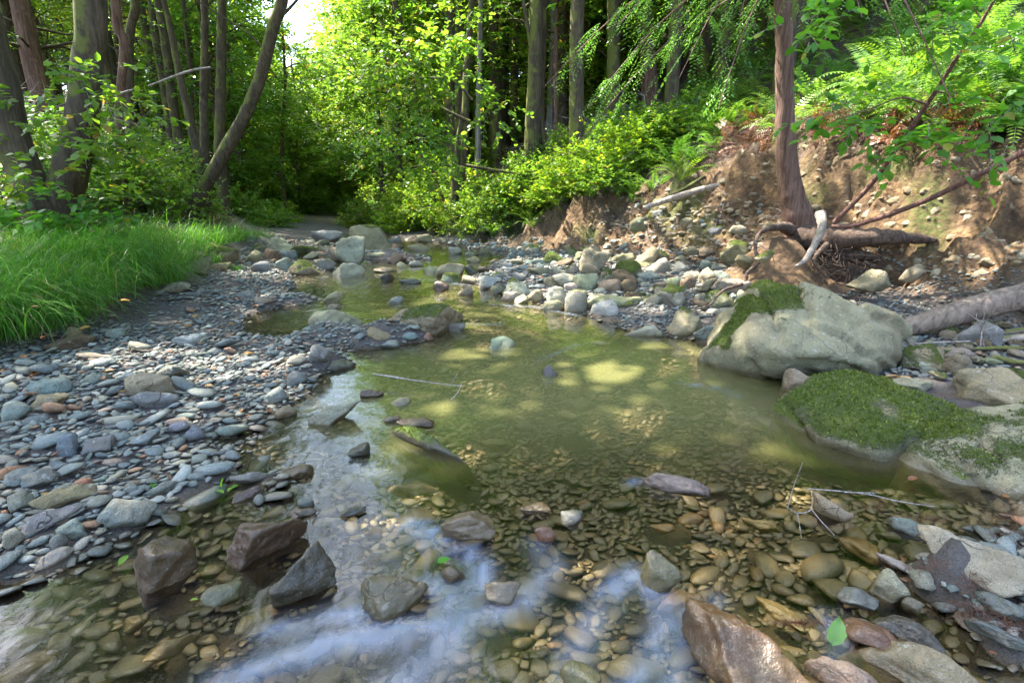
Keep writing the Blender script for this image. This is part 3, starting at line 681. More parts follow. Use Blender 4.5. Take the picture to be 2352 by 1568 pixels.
for (x0, x1, y0, y1, n_, w0, w1) in [(570,1000,545,618,420,16,62),(1010,1240,575,668,160,18,56),(1180,1720,572,700,900,18,72),(1430,1760,470,600,130,10,52),(2090,2352,740,880,90,24,66),(640,900,660,800,50,20,46),(1060,1200,560,600,60,14,36),(900,1450,545,575,120,12,30)]:
    for k in range(n_):
        px, py = fr.uniform(x0, x1), fr.uniform(y0, y1); w = w1 + (w0-w1)*min(1, (k/n_)**.6*1.05); w *= (.65+.55*(py-y0)/(y1-y0))*fr.uniform(.8,1.1)
        if any(abs(px-a) < (w+c)*.37 and abs(py-b) < (w+c)*.19 for a, b, c in done): continue
        if y0 >= 548 and sdist(*[np.array([v]) for v in PZ(px, py)[:2]])[0] < -.12 and fr.random() < .8: continue
        done.append((px, py, w)); h = w*fr.uniform(.32,.62); cc, cn = [('t','tan'),('p','pale'),('n','brown'),('g','grey'),('t','tan'),('o','olive'),('s','greenish grey'),('p','pale')][fr.integers(8)]
        mo_ = fr.choice([0,0,0,.35,.7]); FIELD.append((px, py, w, h, cc, mo_, (('mossy ' if mo_ > .5 else '')+cn)))
FIELD.sort(key=lambda t: -t[2]); REST = FIELD[296-len(LAND):]; FIELD = FIELD[:296-len(LAND)]
print('field', len(FIELD), 'rest', len(REST))
for k, (px, py, w, h, cc, mo_, cn) in enumerate(FIELD):
    lab = place_words(px, py, 'angular rock', cn); keep_ = list(LAND)
    hero(f'{px-w/2:.0f} {px+w/2:.0f} {py-h/2:.0f} {py+h/2:.0f} {cc} a {mo_} 0|{lab}', 400+k); del LAND[len(keep_):]
# ------------------------------------------------------------------ gravel: everything else that lies on bar, bed and shores
cell = 0.14; grid = {}
def put(x, y, r):
    grid.setdefault((int(x//cell), int(y//cell)), []).append((x, y, r))
def free(x, y, r, k):
    R = r+.12; i0, i1, j0, j1 = int((x-R)//cell), int((x+R)//cell), int((y-R)//cell), int((y+R)//cell)
    for i in range(i0, i1+1):
        for j in range(j0, j1+1):
            for (a, b, c) in grid.get((i,j), ()):
                if (a-x)**2+(b-y)**2 < (k*(r+c))**2: return False
    return True
BIG = [o for o in occupied if o[2] > .12]
for (a, b, c) in occupied:
    if c <= .12: put(a, b, c*.95)
BA = np.array(BIG)
stones = []
def scatter(n, r0, r1, k, region=None, flat=.45):
    px = rng.uniform(-40, FW+40, n); py = rng.uniform(548, FH+60 if not region else 700, n)
    d0 = (px-FW/2)/FF; c = (FH/2-py)/FF; dy = cp+c*sp; dz = -sp+c*cp; t = (.05-CH)/dz; x = d0*t; y = dy*t
    z = terrain(x, y, False); dlv = np.interp(y, XL[:,0], XL[:,1])-x; drv = x-np.interp(y, XR[:,0], XR[:,1])
    ok = (dlv < -.08)&(drv < .25)&(y < 14); rr = r0*(r1/r0)**(rng.random(n)**1.6)
    dep = y*cp+(CH)*sp; rp = rr*FF/dep; ok &= rp > 2.0
    ok &= ~((z < -.09)&(rng.random(n) < .35)); 
    shelf = (x > 1.6)&(z > .04)&(y < 3.9); ok &= ~(shelf&(rr > .022)&(rng.random(n) < .9))
    sand = (x < -2.2)&(y > 3.6)&(y < 5.6)&(x > dlv*0-9)&(np.interp(y, XL[:,0], XL[:,1])-x > -.55); ok &= ~(sand&(rng.random(n) < .8))
    for q_ in np.nonzero(ok)[0]:
        xx, yy, r = x[q_], y[q_], rr[q_]
        if (xx-2.42)**2+(yy-4.68)**2 < .36: continue
        if len(BA) and (((BA[:,0]-xx)**2+(BA[:,1]-yy)**2) < (BA[:,2]*.78)**2).any(): continue
        if any(((a[:,0]*xx+a[:,1]*yy+a[:,2]*.5) < b+.6*r).all() for a, b in FOOT): continue
        if free(xx, yy, r, k):
            put(xx, yy, r); stones.append((xx, yy, r, rp[q_]))
scatter(260, .05, .075, .80); scatter(800, .032, .05, .76); scatter(9500, .021, .033, .74); scatter(34000, .014, .024, .72); scatter(42000, .018, .045, .72, True); scatter(60000, .013, .023, .72); scatter(70000, .008, .014, .72)
ST = np.array(stones); sz = terrain(ST[:,0], ST[:,1])
VAR = {s: [rock_unit(5000+k, s, 8, 26 if k % 3 else 12, lo=.42 if k % 3 else .6, noise=.08)[0] for k in range(14)] for s in (1,2,3)}
def stone_geo(x, y, z, r, sub, rg):
    V = VAR[sub][rg.integers(14)]; under = z < -.01
    el = rg.uniform(.62,.95); fl = rg.uniform(.26,.5) if not under else rg.uniform(.2,.42)
    V = V*np.array([r*rg.uniform(1.05,1.4), r*el, r*fl*1.05]); M = Matrix.Rotation(rg.normal(.35,.8), 3, 'Z') @ Matrix.Rotation(rg.normal(-.10,.2), 3, 'X') @ Matrix.Rotation(rg.normal(0,.18), 3, 'Y')
    return V@np.array(M).T, np.array([x, y, z + r*fl*.45 + rg.uniform(-.2,.9)*r*.5])
order = np.argsort(-ST[:,3]); NIND = max(0, 300 - len(LAND) - len(FIELD)); ind = set()
sx, sy, _ = proj(np.stack([ST[:,0], ST[:,1], sz], -1))
for q_ in order:
    if 0 < sx[q_] < FW and 0 < sy[q_] < FH: ind.add(int(q_))
    if len(ind) >= NIND: break
G = Geo(); rg = np.random.default_rng(5)
PAL = [('grey','g'),('bluish grey','b'),('grey','g'),('pale','p'),('tan','t'),('bluish grey','b'),('dark grey','d'),('greenish','s'),('brown','n'),('reddish','r')]
for k, (px, py, w, h, cc, mo_, cn) in enumerate(REST):
    p = hit(px, py+h*.4, 1.0); s_ = w*(p[1]*cp-(p[2]-CH)*sp)/FF*.55; V = VAR[3][rg.integers(14)]*np.array([s_, s_*.8, s_*rg.uniform(.55,.8)])
    M = np.array(Matrix.Rotation(rg.uniform(0,6.28),3,'Z')@Matrix.Rotation(rg.normal(0,.35),3,'X')); G.add(V@M.T+p+np.array([0,s_*.5,s_*.1]), ICO[3][1])
for q_ in range(len(ST)):
    x, y, r, rp = ST[q_]; z = sz[q_]
    if q_ in ind:
        V, c = stone_geo(x, y, z, r, 3, rg); V = V*(1+.05*fbm(V/r*2.5+q_, 3, q_ % 911))[:,None]
        o = Geo().add(V, ICO[3][1]).obj('stone', ROCK); o.location = tuple(c); w_, k_ = PAL[rg.integers(len(PAL))]
        o.color = (*[v*rg.uniform(.85,1.15) for v in COL[k_]], 1.0 if z > -.02 else 0.0)
        tag(o, place_words(sx[q_], sy[q_], ('submerged stone' if z < -.02 else 'flat cobble' if r > .045 else 'cobble'), w_), 'stone', 'loose cobbles of the creek bed and gravel bar')
    else:
        sub = 2 if rp > 7 else 1; V, c = stone_geo(x, y, z, r, sub, rg); G.add(V+c, ICO[sub][1])
go = G.obj('gravel', PEB); tag(go, 'grey and brown river pebbles covering the bar, the shores and the creek bed', 'gravel', kind='stuff')
print('stones', len(ST), 'heroes', len(LAND))
# ------------------------------------------------------------------ foliage tools
def leaves(pos, axis, nor, size, wid=.6, kind=6):
    axis = nrm(axis); side = nrm(np.cross(nor, axis)); nor = np.cross(axis, side); L = size[:,None]; Wd = L*wid
    if kind == 4:
        q_ = np.stack([pos, pos+axis*L*.45+side*Wd*.5+nor*L*.06, pos+axis*L, pos+axis*L*.45-side*Wd*.5+nor*L*.06], 1)
    else:
        q_ = np.stack([pos, pos+axis*L*.28+side*Wd*.42+nor*L*.05, pos+axis*L*.68+side*Wd*.40+nor*L*.03, pos+axis*L*1.02-nor*L*.08, pos+axis*L*.68-side*Wd*.40+nor*L*.03, pos+axis*L*.28-side*Wd*.42+nor*L*.05], 1)
    k = q_.shape[1]; return q_.reshape(-1,3), np.arange(len(pos)*k).reshape(-1,k)
def sprays(r, o, d, Ln, m, size, wid=.6, kind=4, droop=.25, flat=.5, jit=.35):
    n = len(o); d = nrm(d); t = (np.arange(m)+.6)/m
    sag = -droop*(t**2)[None,:,None]*Ln[:,None,None]*np.array([0,0,1.])
    P = o[:,None,:] + d[:,None,:]*(t[None,:,None]*Ln[:,None,None]) + sag
    up = np.array([0,0,1.]); sd = nrm(np.cross(d, up) + 1e-4); sgn = np.where(np.arange(m)%2, 1., -1.)[None,:,None]
    ax = d[:,None,:]*.55 + sd[:,None,:]*sgn*.9 - up*.22 + r.normal(size=(n,m,3))*jit
    nr_ = up*flat*2 + r.normal(size=(n,m,3))*.55
    sz = size*r.uniform(.65,1.2,(n,m))
    return leaves(P.reshape(-1,3), ax.reshape(-1,3), nr_.reshape(-1,3), sz.ravel(), wid, kind)
def twig_lines(o, d, Ln, rad, droop=.25, sub=1):
    V = []; F = []; n = 0; d = nrm(d)
    for k in range(0, len(o), sub):
        p = [o[k] + d[k]*Ln[k]*t - np.array([0,0,droop*t*t*Ln[k]]) for t in (0,.5,1)]
        v, f = tube(p, [rad, rad*.7, rad*.3], 3); V.append(v); F.append(f+n); n += len(v)
    return (np.concatenate(V), np.concatenate(F)) if V else (np.zeros((0,3)), np.zeros((0,4), int))
def limb(a, b, r0, r1, r, bend=.12, n=7, seg=6):
    a = np.array(a, float); b = np.array(b, float); L = np.linalg.norm(b-a); t = np.linspace(0,1,n)[:,None]
    off = r.normal(size=(n,3))*L*bend*.35; off[0] = off[-1] = 0
    P = a*(1-t)+b*t+off+np.array([0,0,1])*(L*bend*np.sin(t*np.pi)); return tube(P, np.linspace(r0, r1, n), seg, .12, 3)
S_ = np.array(S)
# lit patches on the ground: gaps in the canopy (centre and half size seen on the photo)
LIT = []
for (px, py, w, h) in [(430,835,210,34),(740,560,120,30),(1080,655,75,14),(1300,600,190,26),(1290,690,110,20),(1480,590,90,40),(1750,590,70,55),(1735,715,60,18),(1520,888,140,40),(1660,915,80,26),(1090,905,90,24),(1330,915,90,28),
                       (640,625,120,14),(930,600,130,14),(2050,660,40,20),(900,1160,45,16),(1000,720,30,14),(560,700,60,8),(1600,650,50,14),(1400,1010,70,20)]:
    c = PZ(px, py, .1); e = PZ(px+w, py, .1); f = PZ(px, py-h, .1); g = PZ(px, py+h, .1)
    a_, b_ = abs(e[0]-c[0]), (f[1]-g[1])/2; c = hit(px, py); c = c - S_*((max(c[2], 0)-.1)/S_[2]); LIT.append((c[0], c[1], a_, max(min(b_, .9), .26)))
LIT = np.array(LIT)
def gap_ok(p, soft=1.0):
    g = p - S_*((p[:,2:3]-.1)/S_[2]); lit = np.zeros(len(p), bool)
    for (x, y, a, b) in LIT: lit |= (((g[:,0]-x)/a)**2+((g[:,1]-y)/b)**2) < soft
    return ~lit

def cull(V, k, soft=1.1):
    Q_ = V.reshape(-1,k,3); m_ = gap_ok(Q_.mean(1), soft); Q_ = Q_[m_]; return Q_.reshape(-1,3), np.arange(len(Q_)*k).reshape(-1,k)
def trunk_from_px(name, line, Y, m, parent, top=None, topw=.5, n=12, rough=.10, seed=0, base=True, dY=0.0):
    """line: (px,py,width px) from the ground up; Y distance of the base, dY lean towards the far side."""
    P = []; R = []
    for k, (px, py, w) in enumerate(line):
        y = Y + dY*k/(len(line)-1); p = PY(px, py, y); P.append(p); R.append(w*.5*(y*cp-(p[2]-CH)*sp)/FF/math.sqrt(1+((px-FW/2)/FF)**2))
    if base:
        p = P[0].copy(); p[2] = min(tz(p[0], p[1])-.12, p[2]-.05); P.insert(0, p); R.insert(0, R[0]*1.18)
    if top:
        d = P[-1]-P[-2]; d = d/np.linalg.norm(d); L = (top-P[-1][2])/max(d[2],.4)
        for t in (.2,.45,.7,1): P.append(P[-1] + np.array([d[0]*.5, d[1]*.5, d[2]])*L*(.25)); R.append(R[len(line)-1]*(1-t*.75))
    P = smooth_line(P, 7); R = smooth_line(np.stack([R, R], -1), 7)[:,0]
    V, F = tube(P, R, n, rough, seed); o = Geo().add(V, F).obj(name, m, parent); return o, P

# ------------------------------------------------------------------ big trees of the left bank, with the crowns that shade the creek
tr = np.random.default_rng(3)
def base_of(px, py): return hit(px, py)
bA = base_of(125, 545); YA = bA[1]
A = empty('riverside_tree', (0,0,0)); tag(A, 'thick dark two trunked tree standing in the shrubs at the far left', 'tree')
_, PA = trunk_from_px('trunk', [(130,545,120),(150,430,98),(185,300,88),(200,150,82),(207,-20,84)], YA, BARK, A, 12, n=20, rough=.07, seed=4)
_, PB = trunk_from_px('trunk', [(112,530,96),(80,450,90),(32,330,92),(0,200,100),(-40,60,104)], YA-.15, BARK, A, 11, n=20, rough=.07, seed=5)
bC = base_of(430, 508)
C_ = empty('leaning_tree', (0,0,0)); tag(C_, 'single slender tree with mossy bark leaning right over the left bank', 'tree')
_, PC = trunk_from_px('trunk', [(430,508,40),(465,440,34),(500,375,34),(560,270,31),(600,170,29),(628,60,28),(652,-20,27)], bC[1], BARK, C_, 11.5, n=16, rough=.09, seed=6)
o, _ = trunk_from_px('branch', [(640,45,8),(665,20,7),(700,-20,6)], bC[1], BARK, C_, None, n=6, base=False)
o, _ = trunk_from_px('branch', [(615,120,5),(560,70,5),(480,20,4),(420,-20,4)], bC[1], BARK, C_, None, n=6, base=False)
# shading crowns: twigs on the sun side of the shaded foreground
n = 6200; gx_ = tr.uniform(-4.6, 3.6, n); gy_ = tr.uniform(-1.6, 6.3, n); h = tr.uniform(4.6, 10.5, n); h = np.where(gx_ > -1.2, tr.uniform(7.2, 11.5, n), h)
O = np.stack([gx_, gy_, np.full(n, .1)], -1) + S_*(h/S_[2])[:,None]
cl = fbm(O*.55, 3, 71); keep = (cl > -.55); O = O[keep]
D = nrm(tr.normal(size=O.shape)*np.array([1,1,.35])); Ln = tr.uniform(.3,.55,len(O))
keep = gap_ok(O, 1.2)&gap_ok(O+D*Ln[:,None], 1.0); O, D, Ln = O[keep], D[keep], Ln[keep]
own = np.array([np.argmin([abs(p[0]+3.9), abs(p[0]+1.4)+.4]) for p in O])
for k, (par, PT) in enumerate(((A, PA), (C_, PC))):
    s = own == k; V, F = sprays(tr, O[s], D[s], Ln[s], 10, .115, .62, 4, .2, .7); V, F = cull(V, 4, 1.2); g = Geo().add(V, F); g.obj('crown', LEAF, par, smooth=False).color = (.9,1,.8,1)
    g = Geo()
    top = PT[-14:]
    for q_ in np.nonzero(s)[0][::60]:
        a = PT[np.argmin(np.linalg.norm(PT - (O[q_]-np.array([0,0,1.2])), axis=1))]; V, F = limb(a, O[q_], .05, .012, tr); g.add(V, F)
    g.add(*twig_lines(O[s], D[s], Ln[s], .006, .2, 2)); g.obj('branches', BARK, par)
# visible low foliage of the left tree
def leafy(par, name, centers, rad, n, size, m_, leafn=9, wid=.7, kind=6, L=(.2,.4), twig=TWIGM, color=(1,1,1,1), squash=.7, droop=.25, flat=.7, seed=1):
    r = np.random.default_rng(seed); c = np.array(centers)[r.integers(len(centers), size=n)]; u = nrm(r.normal(size=(n,3)))*(r.random((n,1))**.5)
    O = c + u*np.array([rad, rad, rad*squash]); D = nrm(u+r.normal(size=(n,3))*.6 + np.array([0,0,.1])); Ln = r.uniform(*L, n)
    V, F = sprays(r, O, D, Ln, leafn, size, wid, kind, droop, flat); o = Geo().add(V, F).obj(name, m_, par, smooth=False); o.color = color
    if twig: t = Geo().add(*twig_lines(O, D, Ln, .003, droop, 1)).obj('twigs', twig, par)
    return o
leafy(A, 'leaves', [PY(60,520,YA-.6), PY(130,480,YA-.5), PY(200,520,YA-.4), PY(20,560,YA-.7), PY(230,555,YA-.5), PY(100,560,YA-.7)], .28, 120, .085, LEAF, 8, .85, 6, (.15,.3), color=(.65,1.0,.75,1), seed=2)
leafy(A, 'leaves', [PY(30,260,YA-.3), PY(210,190,YA-.5), PY(260,230,YA-.2), PY(300,280,YA), PY(230,330,YA-.4), PY(40,400,YA-.6), PY(250,410,YA)], .3, 95, .08, LEAF, 8, .85, 6, (.15,.3), color=(1,1,.8,1), seed=3)

# ------------------------------------------------------------------ thinner trunks you can tell apart
TR = [ # label, material, Y, top, trunk line from the ground up
 ('reddish barked tree just right of the thick left trunk', REDBARK, 9.0, 13, [(278,400,26),(275,250,23),(285,110,22),(270,60,26),(262,-20,24)]),
 ('dark tree with yellow moss second right of the thick left trunk', BARK, 9.6, 13, [(302,420,26),(300,300,24),(296,130,24),(301,60,22),(312,-20,22)]),
 ('slim tree leaning left with a bend, behind the bright dead branch', BARK, 10.5, 12, [(468,420,24),(452,345,22),(432,260,20),(410,160,18),(388,50,16),(372,-20,14)]),
 ('straight dark tree behind the tip of the bright dead branch', BARK, 11.5, 14, [(472,420,24),(470,350,22),(468,220,20),(470,100,18),(468,-20,18)]),
 ('broad straight dark tree left of the leaning mossy tree', BARK, 12.5, 15, [(505,400,28),(505,300,26),(508,120,24),(508,-20,22)]),
 ('thin dark sapling between the slim bent tree and the broad straight tree', BARK, 13.5, 12, [(445,380,11),(440,200,10),(430,100,10),(418,-20,9)]),
 ('thin tree leaning left at the right side of the sky gap', BARK, 14, 13, [(975,420,16),(960,260,13),(935,130,12),(920,60,14),(903,-20,14)]),
 ('brown tree with a forked foot in the middle of the far right bank', BARK, 10.5, 13, [(1052,505,24),(1056,430,20),(1066,330,18),(1070,200,16),(1076,90,14),(1084,-20,14)]),
 ('straight grey tree right of the forked brown tree', GREYBARK, 12.5, 14, [(1098,390,15),(1099,250,13),(1101,150,12),(1105,-20,12)]),
 ('thin crooked brown tree left of the grey redwood on the right slope', BARK, 11, 12, [(1262,380,12),(1250,320,11),(1236,230,11),(1225,150,10),(1215,80,9),(1200,-20,8)]),
 ('grey straight tree at the upper centre with a thin stem in front', GREYBARK, 14, 14, [(1262,330,18),(1264,200,16),(1268,150,15),(1271,-20,14)]),
 ('thin straight brown stem in front of the grey tree at the upper centre', REDBARK, 12, 12, [(1277,310,9),(1276,170,9),(1279,-20,8)]),
 ('thick shaded redwood trunk high on the right slope', REDBARK, 13, 16, [(1492,230,42),(1486,90,38),(1480,-20,36)]),
 ('slender tree far down the creek left of the forked brown tree', BARK, 16, 12, [(885,500,14),(878,420,14),(872,350,12),(868,250,10)]),
 ('dark sapling between the sky gap and the far creek', BARK, 18, 11, [(648,400,9),(650,280,9),(655,200,8),(652,120,7)]),
 ('thin grey tree close left of the forked brown tree at the top', GREYBARK, 15, 13, [(1028,380,10),(1030,200,9),(1034,60,9),(1036,-20,8)]),
]
FR = {}
for k, (lab, m_, Yb, top, line) in enumerate(TR):
    if k == 7: Yb = hit(1052, 524)[1]; YF = Yb
    t = empty('slender_tree', (0,0,0)); tag(t, lab, 'tree', 'trees along the creek banks'); o, P = trunk_from_px('trunk', line, Yb, m_, t, top, n=12, rough=.11, seed=20+k)
    r = np.random.default_rng(50+k); zt = P[-1][2]; c = [P[int(len(P)*f)] for f in (.6,.7,.8,.9,.97)]
    n = 170 if k < 6 else 220; hh = r.uniform(4.2, zt+.8, n); idx_ = np.array([np.argmin(np.abs(P[:,2]-v)) for v in hh]); u = r.normal(size=(n,3))*np.array([1,1,.3]); rad = r.uniform(.3,2.0,n)*(1-.5*sstep(zt-3, zt, hh))
    O = P[idx_] + nrm(u)*rad[:,None]; O[:,2] = hh
    kp = gap_ok(O, 1.6); O, u, idx_ = O[kp], u[kp], idx_[kp]; n = len(O)
    V, F = sprays(r, O, u+np.array([0,0,.2]), r.uniform(.3,.6,n), 10, .11, .6, 4, .25, .6); V, F = cull(V, 4); o = Geo().add(V, F).obj('crown', LEAF, t, smooth=False); o.color = (r.uniform(.8,1.2), 1, r.uniform(.6,1.1), 1)
    g = Geo()
    for q_ in range(0, n, 14):
        a = P[idx_[q_]]-np.array([0,0,.3]); V, F = limb(a, O[q_], .03, .008, r, seg=4); g.add(V, F)
    g.obj('branches', BARK, t)
    FR[k] = t
# second stem and long side branches of the forked tree
f = FR[7]
trunk_from_px('trunk', [(1043,480,20),(1045,420,16),(1052,330,13),(1062,260,10)], YF-.1, BARK, f, None, n=10, seed=61)
for k, ln in enumerate([[(1080,280,9),(1040,262,8),(1000,240,6),(960,215,4),(935,205,3)], [(1065,385,6),(1010,378,7),(960,382,5),(920,395,4)], [(1070,380,8),(1130,390,7),(1190,400,6),(1240,425,5)], [(1085,230,6),(1040,185,6),(985,180,7),(930,178,4)]]):
    trunk_from_px('branch', ln, YF-1.0, BARK, f, None, n=6, base=False, seed=62+k)
leafy(f, 'leaves', [PY(900,130,9), PY(950,150,9), PY(1000,120,9), PY(1050,100,8.6), PY(1010,180,9), PY(1080,170,8.8), PY(960,220,9), PY(1130,260,8.6), PY(900,190,9.4), PY(860,150,9.6)],   .42, 210, .085, LEAF, 9, .85, 6, (.2,.45), color=(.95,1,.75,1), seed=8)
leafy(f, 'leaves', [PY(960,320,9.4), PY(1010,330,9), PY(900,290,9.4), PY(870,350,10), PY(1000,400,9.4)], .42, 180, .08, LEAF, 9, .85, 6, (.2,.4), color=(.9,1.05,.8,1), seed=9)
t = empty('leaning_tree', (0,0,0)); tag(t, 'two short mossy stems leaning left at the foot of the forked brown tree', 'tree')
trunk_from_px('trunk', [(1040,530,15),(1025,485,13),(1006,430,10),(990,380,7)], hit(1040,532)[1], BARK, t, None, n=8, seed=71); trunk_from_px('trunk', [(1022,528,13),(1006,490,12),(992,440,9)], hit(1022,532)[1], BARK, t, None, n=8, seed=72)

# ------------------------------------------------------------------ the conifer on the right bank with its bared roots
YR = 4.85
Rt = empty('bank_conifer', (0,0,0)); tag(Rt, 'stringy red barked conifer on the eroded right bank with bared roots', 'tree')
_, PR_ = trunk_from_px('trunk', [(1842,560,100),(1832,500,74),(1815,430,58),(1806,330,49),(1802,200,44),(1801,80,42),(1798,-20,40)], YR, REDBARK, Rt, 9.5, n=28, rough=.10, seed=81, base=False)
def pxtube(name, line, m_, parent, n=8, rough=.15, seed=0, k=7):
    if m_ is TWIGM: line = [(a, b, w*.62, d) for a, b, w, d in line]
    """line: (px,py,width px,distance)"""
    P = [PY(a, b, d) for a, b, w, d in line]; R = [w*.5*(d*cp-(p[2]-CH)*sp)/FF for (a, b, w, d), p in zip(line, P)]
    P = smooth_line(P, k); R = smooth_line(np.stack([R,R],-1), k)[:,0]; V, F = tube(P, np.abs(R), n, rough, seed); return Geo().add(V, F).obj(name, m_, parent)
for k, ln in enumerate([[(1835,535,50,4.8),(1890,550,56,4.65),(1960,548,46,4.5),(2050,545,34,4.4),(2150,552,14,4.35)],[(1850,540,40,4.8),(1920,580,30,4.6),(2000,590,22,4.5),(2060,620,10,4.5)],
                        [(1820,530,30,4.8),(1790,520,20,4.7),(1745,535,9,4.6),(1735,575,8,4.5),(1745,600,7,4.4),(1718,625,8,4.35),(1708,650,8,4.3),(1660,668,6,4.1),(1630,700,4,3.95),(1595,712,3,3.9)],
                        [(1870,560,22,4.7),(1960,600,15,4.6),(1990,650,8,4.5)],[(1900,560,14,4.5),(1870,600,8,4.4),(1900,640,4,4.3)]]):
    pxtube('root', ln, ROOTM, Rt, 10, .2, 90+k)
pxtube('root', [(1885,490,22,4.5),(1888,520,20,4.4),(1872,560,16,4.3),(1850,595,12,4.2),(1828,612,5,4.1)], DEAD, Rt, 9, .2, 97).__setitem__('label', 'pale barkless root stub')
r = np.random.default_rng(9); g = Geo()
for k in range(70):
    a = np.array([r.uniform(1850,2080), r.uniform(555,600)]); P = [PY(*a, 4.5)]; d = r.uniform(30,110)
    for t in range(4): P.append(PY(a[0]+r.normal(0,14)+t*r.normal(0,10), a[1]+d*(t+1)/4, 4.45-.04*t))
    g.add(*tube(smooth_line(P,3), np.linspace(.005,.0015,len(smooth_line(P,3))), 4))
g.obj('root_hairs', ROOTM, Rt)
# its drooping feathery branches
r = np.random.default_rng(10); O = []; D = []; g = Geo()
for (px, py, Yb, tx, ty, tY) in [(1800,-150,4.85,1420,60,3.9),(1800,-120,4.85,1560,180,4.0),(1800,-60,4.85,1650,250,4.2),(1800,-200,4.85,1980,40,3.6),(1800,-240,4.85,1700,40,3.6),(1800,-260,4.85,2080,130,3.4),(1800,-300,4.85,2250,40,3.2),(1800,-300,4.85,1500,-30,3.4),(1800,-100,4.85,1350,250,4.8),(1800,-250,4.85,1880,60,4.0),(1800,-260,4.85,2180,220,3.1),(1800,-150,4.85,1250,200,5.2),(1800,-50,4.85,1330,330,5.0)]:
    a, b_ = PY(px, py, Yb), PY(tx, ty, tY); t = np.linspace(0,1,9)[:,None]; P = a*(1-t)+b_*t + np.array([0,0,1])*.25*np.sin(t*np.pi); g.add(*tube(P, np.linspace(.014,.003,9), 5))
    for k in range(34):
        f_ = r.uniform(.35,1); p = P[int(f_*8)] + r.normal(size=3)*.03; O.append(p); dd = nrm(b_-a); sd = np.cross(dd, [0,0,1])*(1 if k%2 else -1); D.append(dd*.7+sd*r.uniform(.3,1.1)+np.array([0,0,-.25])+r.normal(size=3)*.15)
g.obj('branches', REDTWIG, Rt)
O = np.array(O); D = np.array(D); V, F = sprays(r, O, D, r.uniform(.18,.42,len(O)), 26, .038, .26, 4, .3, .9, .12); o = Geo().add(V, F).obj('foliage', NEEDLE, Rt, smooth=False); o.color = (1.6,1.7,1.3,1)
n = 900; hh = r.uniform(3.4, 10, n); u = r.normal(size=(n,3))*np.array([1,1,.2]); c = np.array([PR_[np.argmin(abs(PR_[:,2]-v))] for v in hh]); O = c + nrm(u)*(r.uniform(.2,1.9,n)*(1-.06*(hh-3)))[:,None]; O[:,2] = hh
O = O[O[:,0] > 1.4]; V, F = sprays(r, O, nrm(r.normal(size=O.shape))*np.array([1,1,.3]), r.uniform(.3,.6,len(O)), 16, .08, .35, 4, .3, .8); Geo().add(V, F).obj('crown', NEEDLE, Rt, smooth=False).color = (1.2,1.3,1,1)

# saplings and fallen wood
def stick(name, label, cat, ln, m_, group=None, n=8, rough=.1, seed=0, subs=(), subn='twig'):
    o = pxtube(name, ln, m_, None, n, rough, seed); tag(o, label, cat, group)
    for k, s in enumerate(subs): pxtube(subn, s, m_, o, 6, rough, seed+k+1)
    return o
stick('bare_sapling', 'long thin brown stem leaning right in front of the eroded bank', 'sapling', [(1915,512,10,4.3),(2000,425,11,4.1),(2060,340,11,3.9),(2130,240,10,3.7),(2200,130,9,3.5),(2255,50,8,3.4),(2300,-30,7,3.3)], REDTWIG, seed=5,
      subs=[[(2130,240,5,3.7),(2070,225,4,3.6),(2000,250,3,3.5),(1920,275,2,3.4)],[(2150,210,5,3.7),(2180,220,4,3.6),(2170,260,3,3.5)],[(2060,340,5,3.9),(2100,300,3,3.8),(2160,260,2,3.8)]])
sap = bpy.data.objects['bare_sapling']; sap.name = 'sapling'
leafy(sap, 'leaves', [PY(1920,275,3.4), PY(2000,255,3.5), PY(2160,265,3.5), PY(2060,330,3.6), PY(1980,380,3.6), PY(2170,350,3.3), PY(2300,250,3.2), PY(2330,150,3.1), PY(2180,60,3.3), PY(1860,60,3.5), PY(2250,330,3.2)], .16, 90, .075, LEAF, 7, .7, 6, (.1,.22), color=(.7,1.05,.75,1), seed=14)
stick('reddish_branch', 'reddish bare branch reaching right from the roots of the conifer', 'branch', [(1910,520,9,4.3),(1960,518,11,4.2),(2050,490,12,4.0),(2150,450,13,3.8),(2250,400,14,3.6),(2330,360,15,3.5),(2400,330,15,3.4)], REDTWIG, seed=6)
stick('fallen_log', 'smooth grey brown log resting against the huge boulder at right', 'log', [(2078,752,40,3.25),(2150,735,52,3.2),(2250,705,58,3.15),(2352,680,60,3.1),(2450,655,62,3.05)], LOGM, n=18, rough=.07, seed=7)
stick('dead_branch', 'bright sunlit dead branch hanging between the left trees', 'branch', [(340,198,5,7.6),(380,183,7,7.6),(415,170,8,7.6),(450,160,8,7.6),(484,155,6,7.6)], TWIGM, seed=8)
stick('dead_branch', 'short pale dead branch stub left of the bright sunlit one', 'branch', [(276,215,7,7.4),(292,210,7,7.4),(306,206,5,7.4)], TWIGM, seed=9)
stick('mossy_log', 'fallen mossy stick lying on the rubble of the right bank', 'log', [(1478,478,12,6.6),(1530,460,14,6.5),(1600,438,15,6.3),(1650,425,10,6.2)], DEAD, seed=10)
stick('mossy_log', 'dark rotten stick above the rubble, just below the shrubs of the right bank', 'log', [(1500,465,8,6.8),(1560,440,9,6.7),(1620,405,8,6.6)], BARK, seed=11)
stick('floating_stick', 'white lichened stick with two side twigs floating in the pool', 'stick', [(858,859,5,2.62),(900,865,8,2.58),(930,870,6,2.56),(980,877,4,2.52),(1035,884,4,2.48),(1060,886,5,2.46)], TWIGM, seed=12, subs=[[(1036,884,4,2.48),(1044,868,4,2.47),(1050,858,3,2.46)],[(1060,882,5,2.45),(1052,900,4,2.36),(1036,918,4,2.28)]])
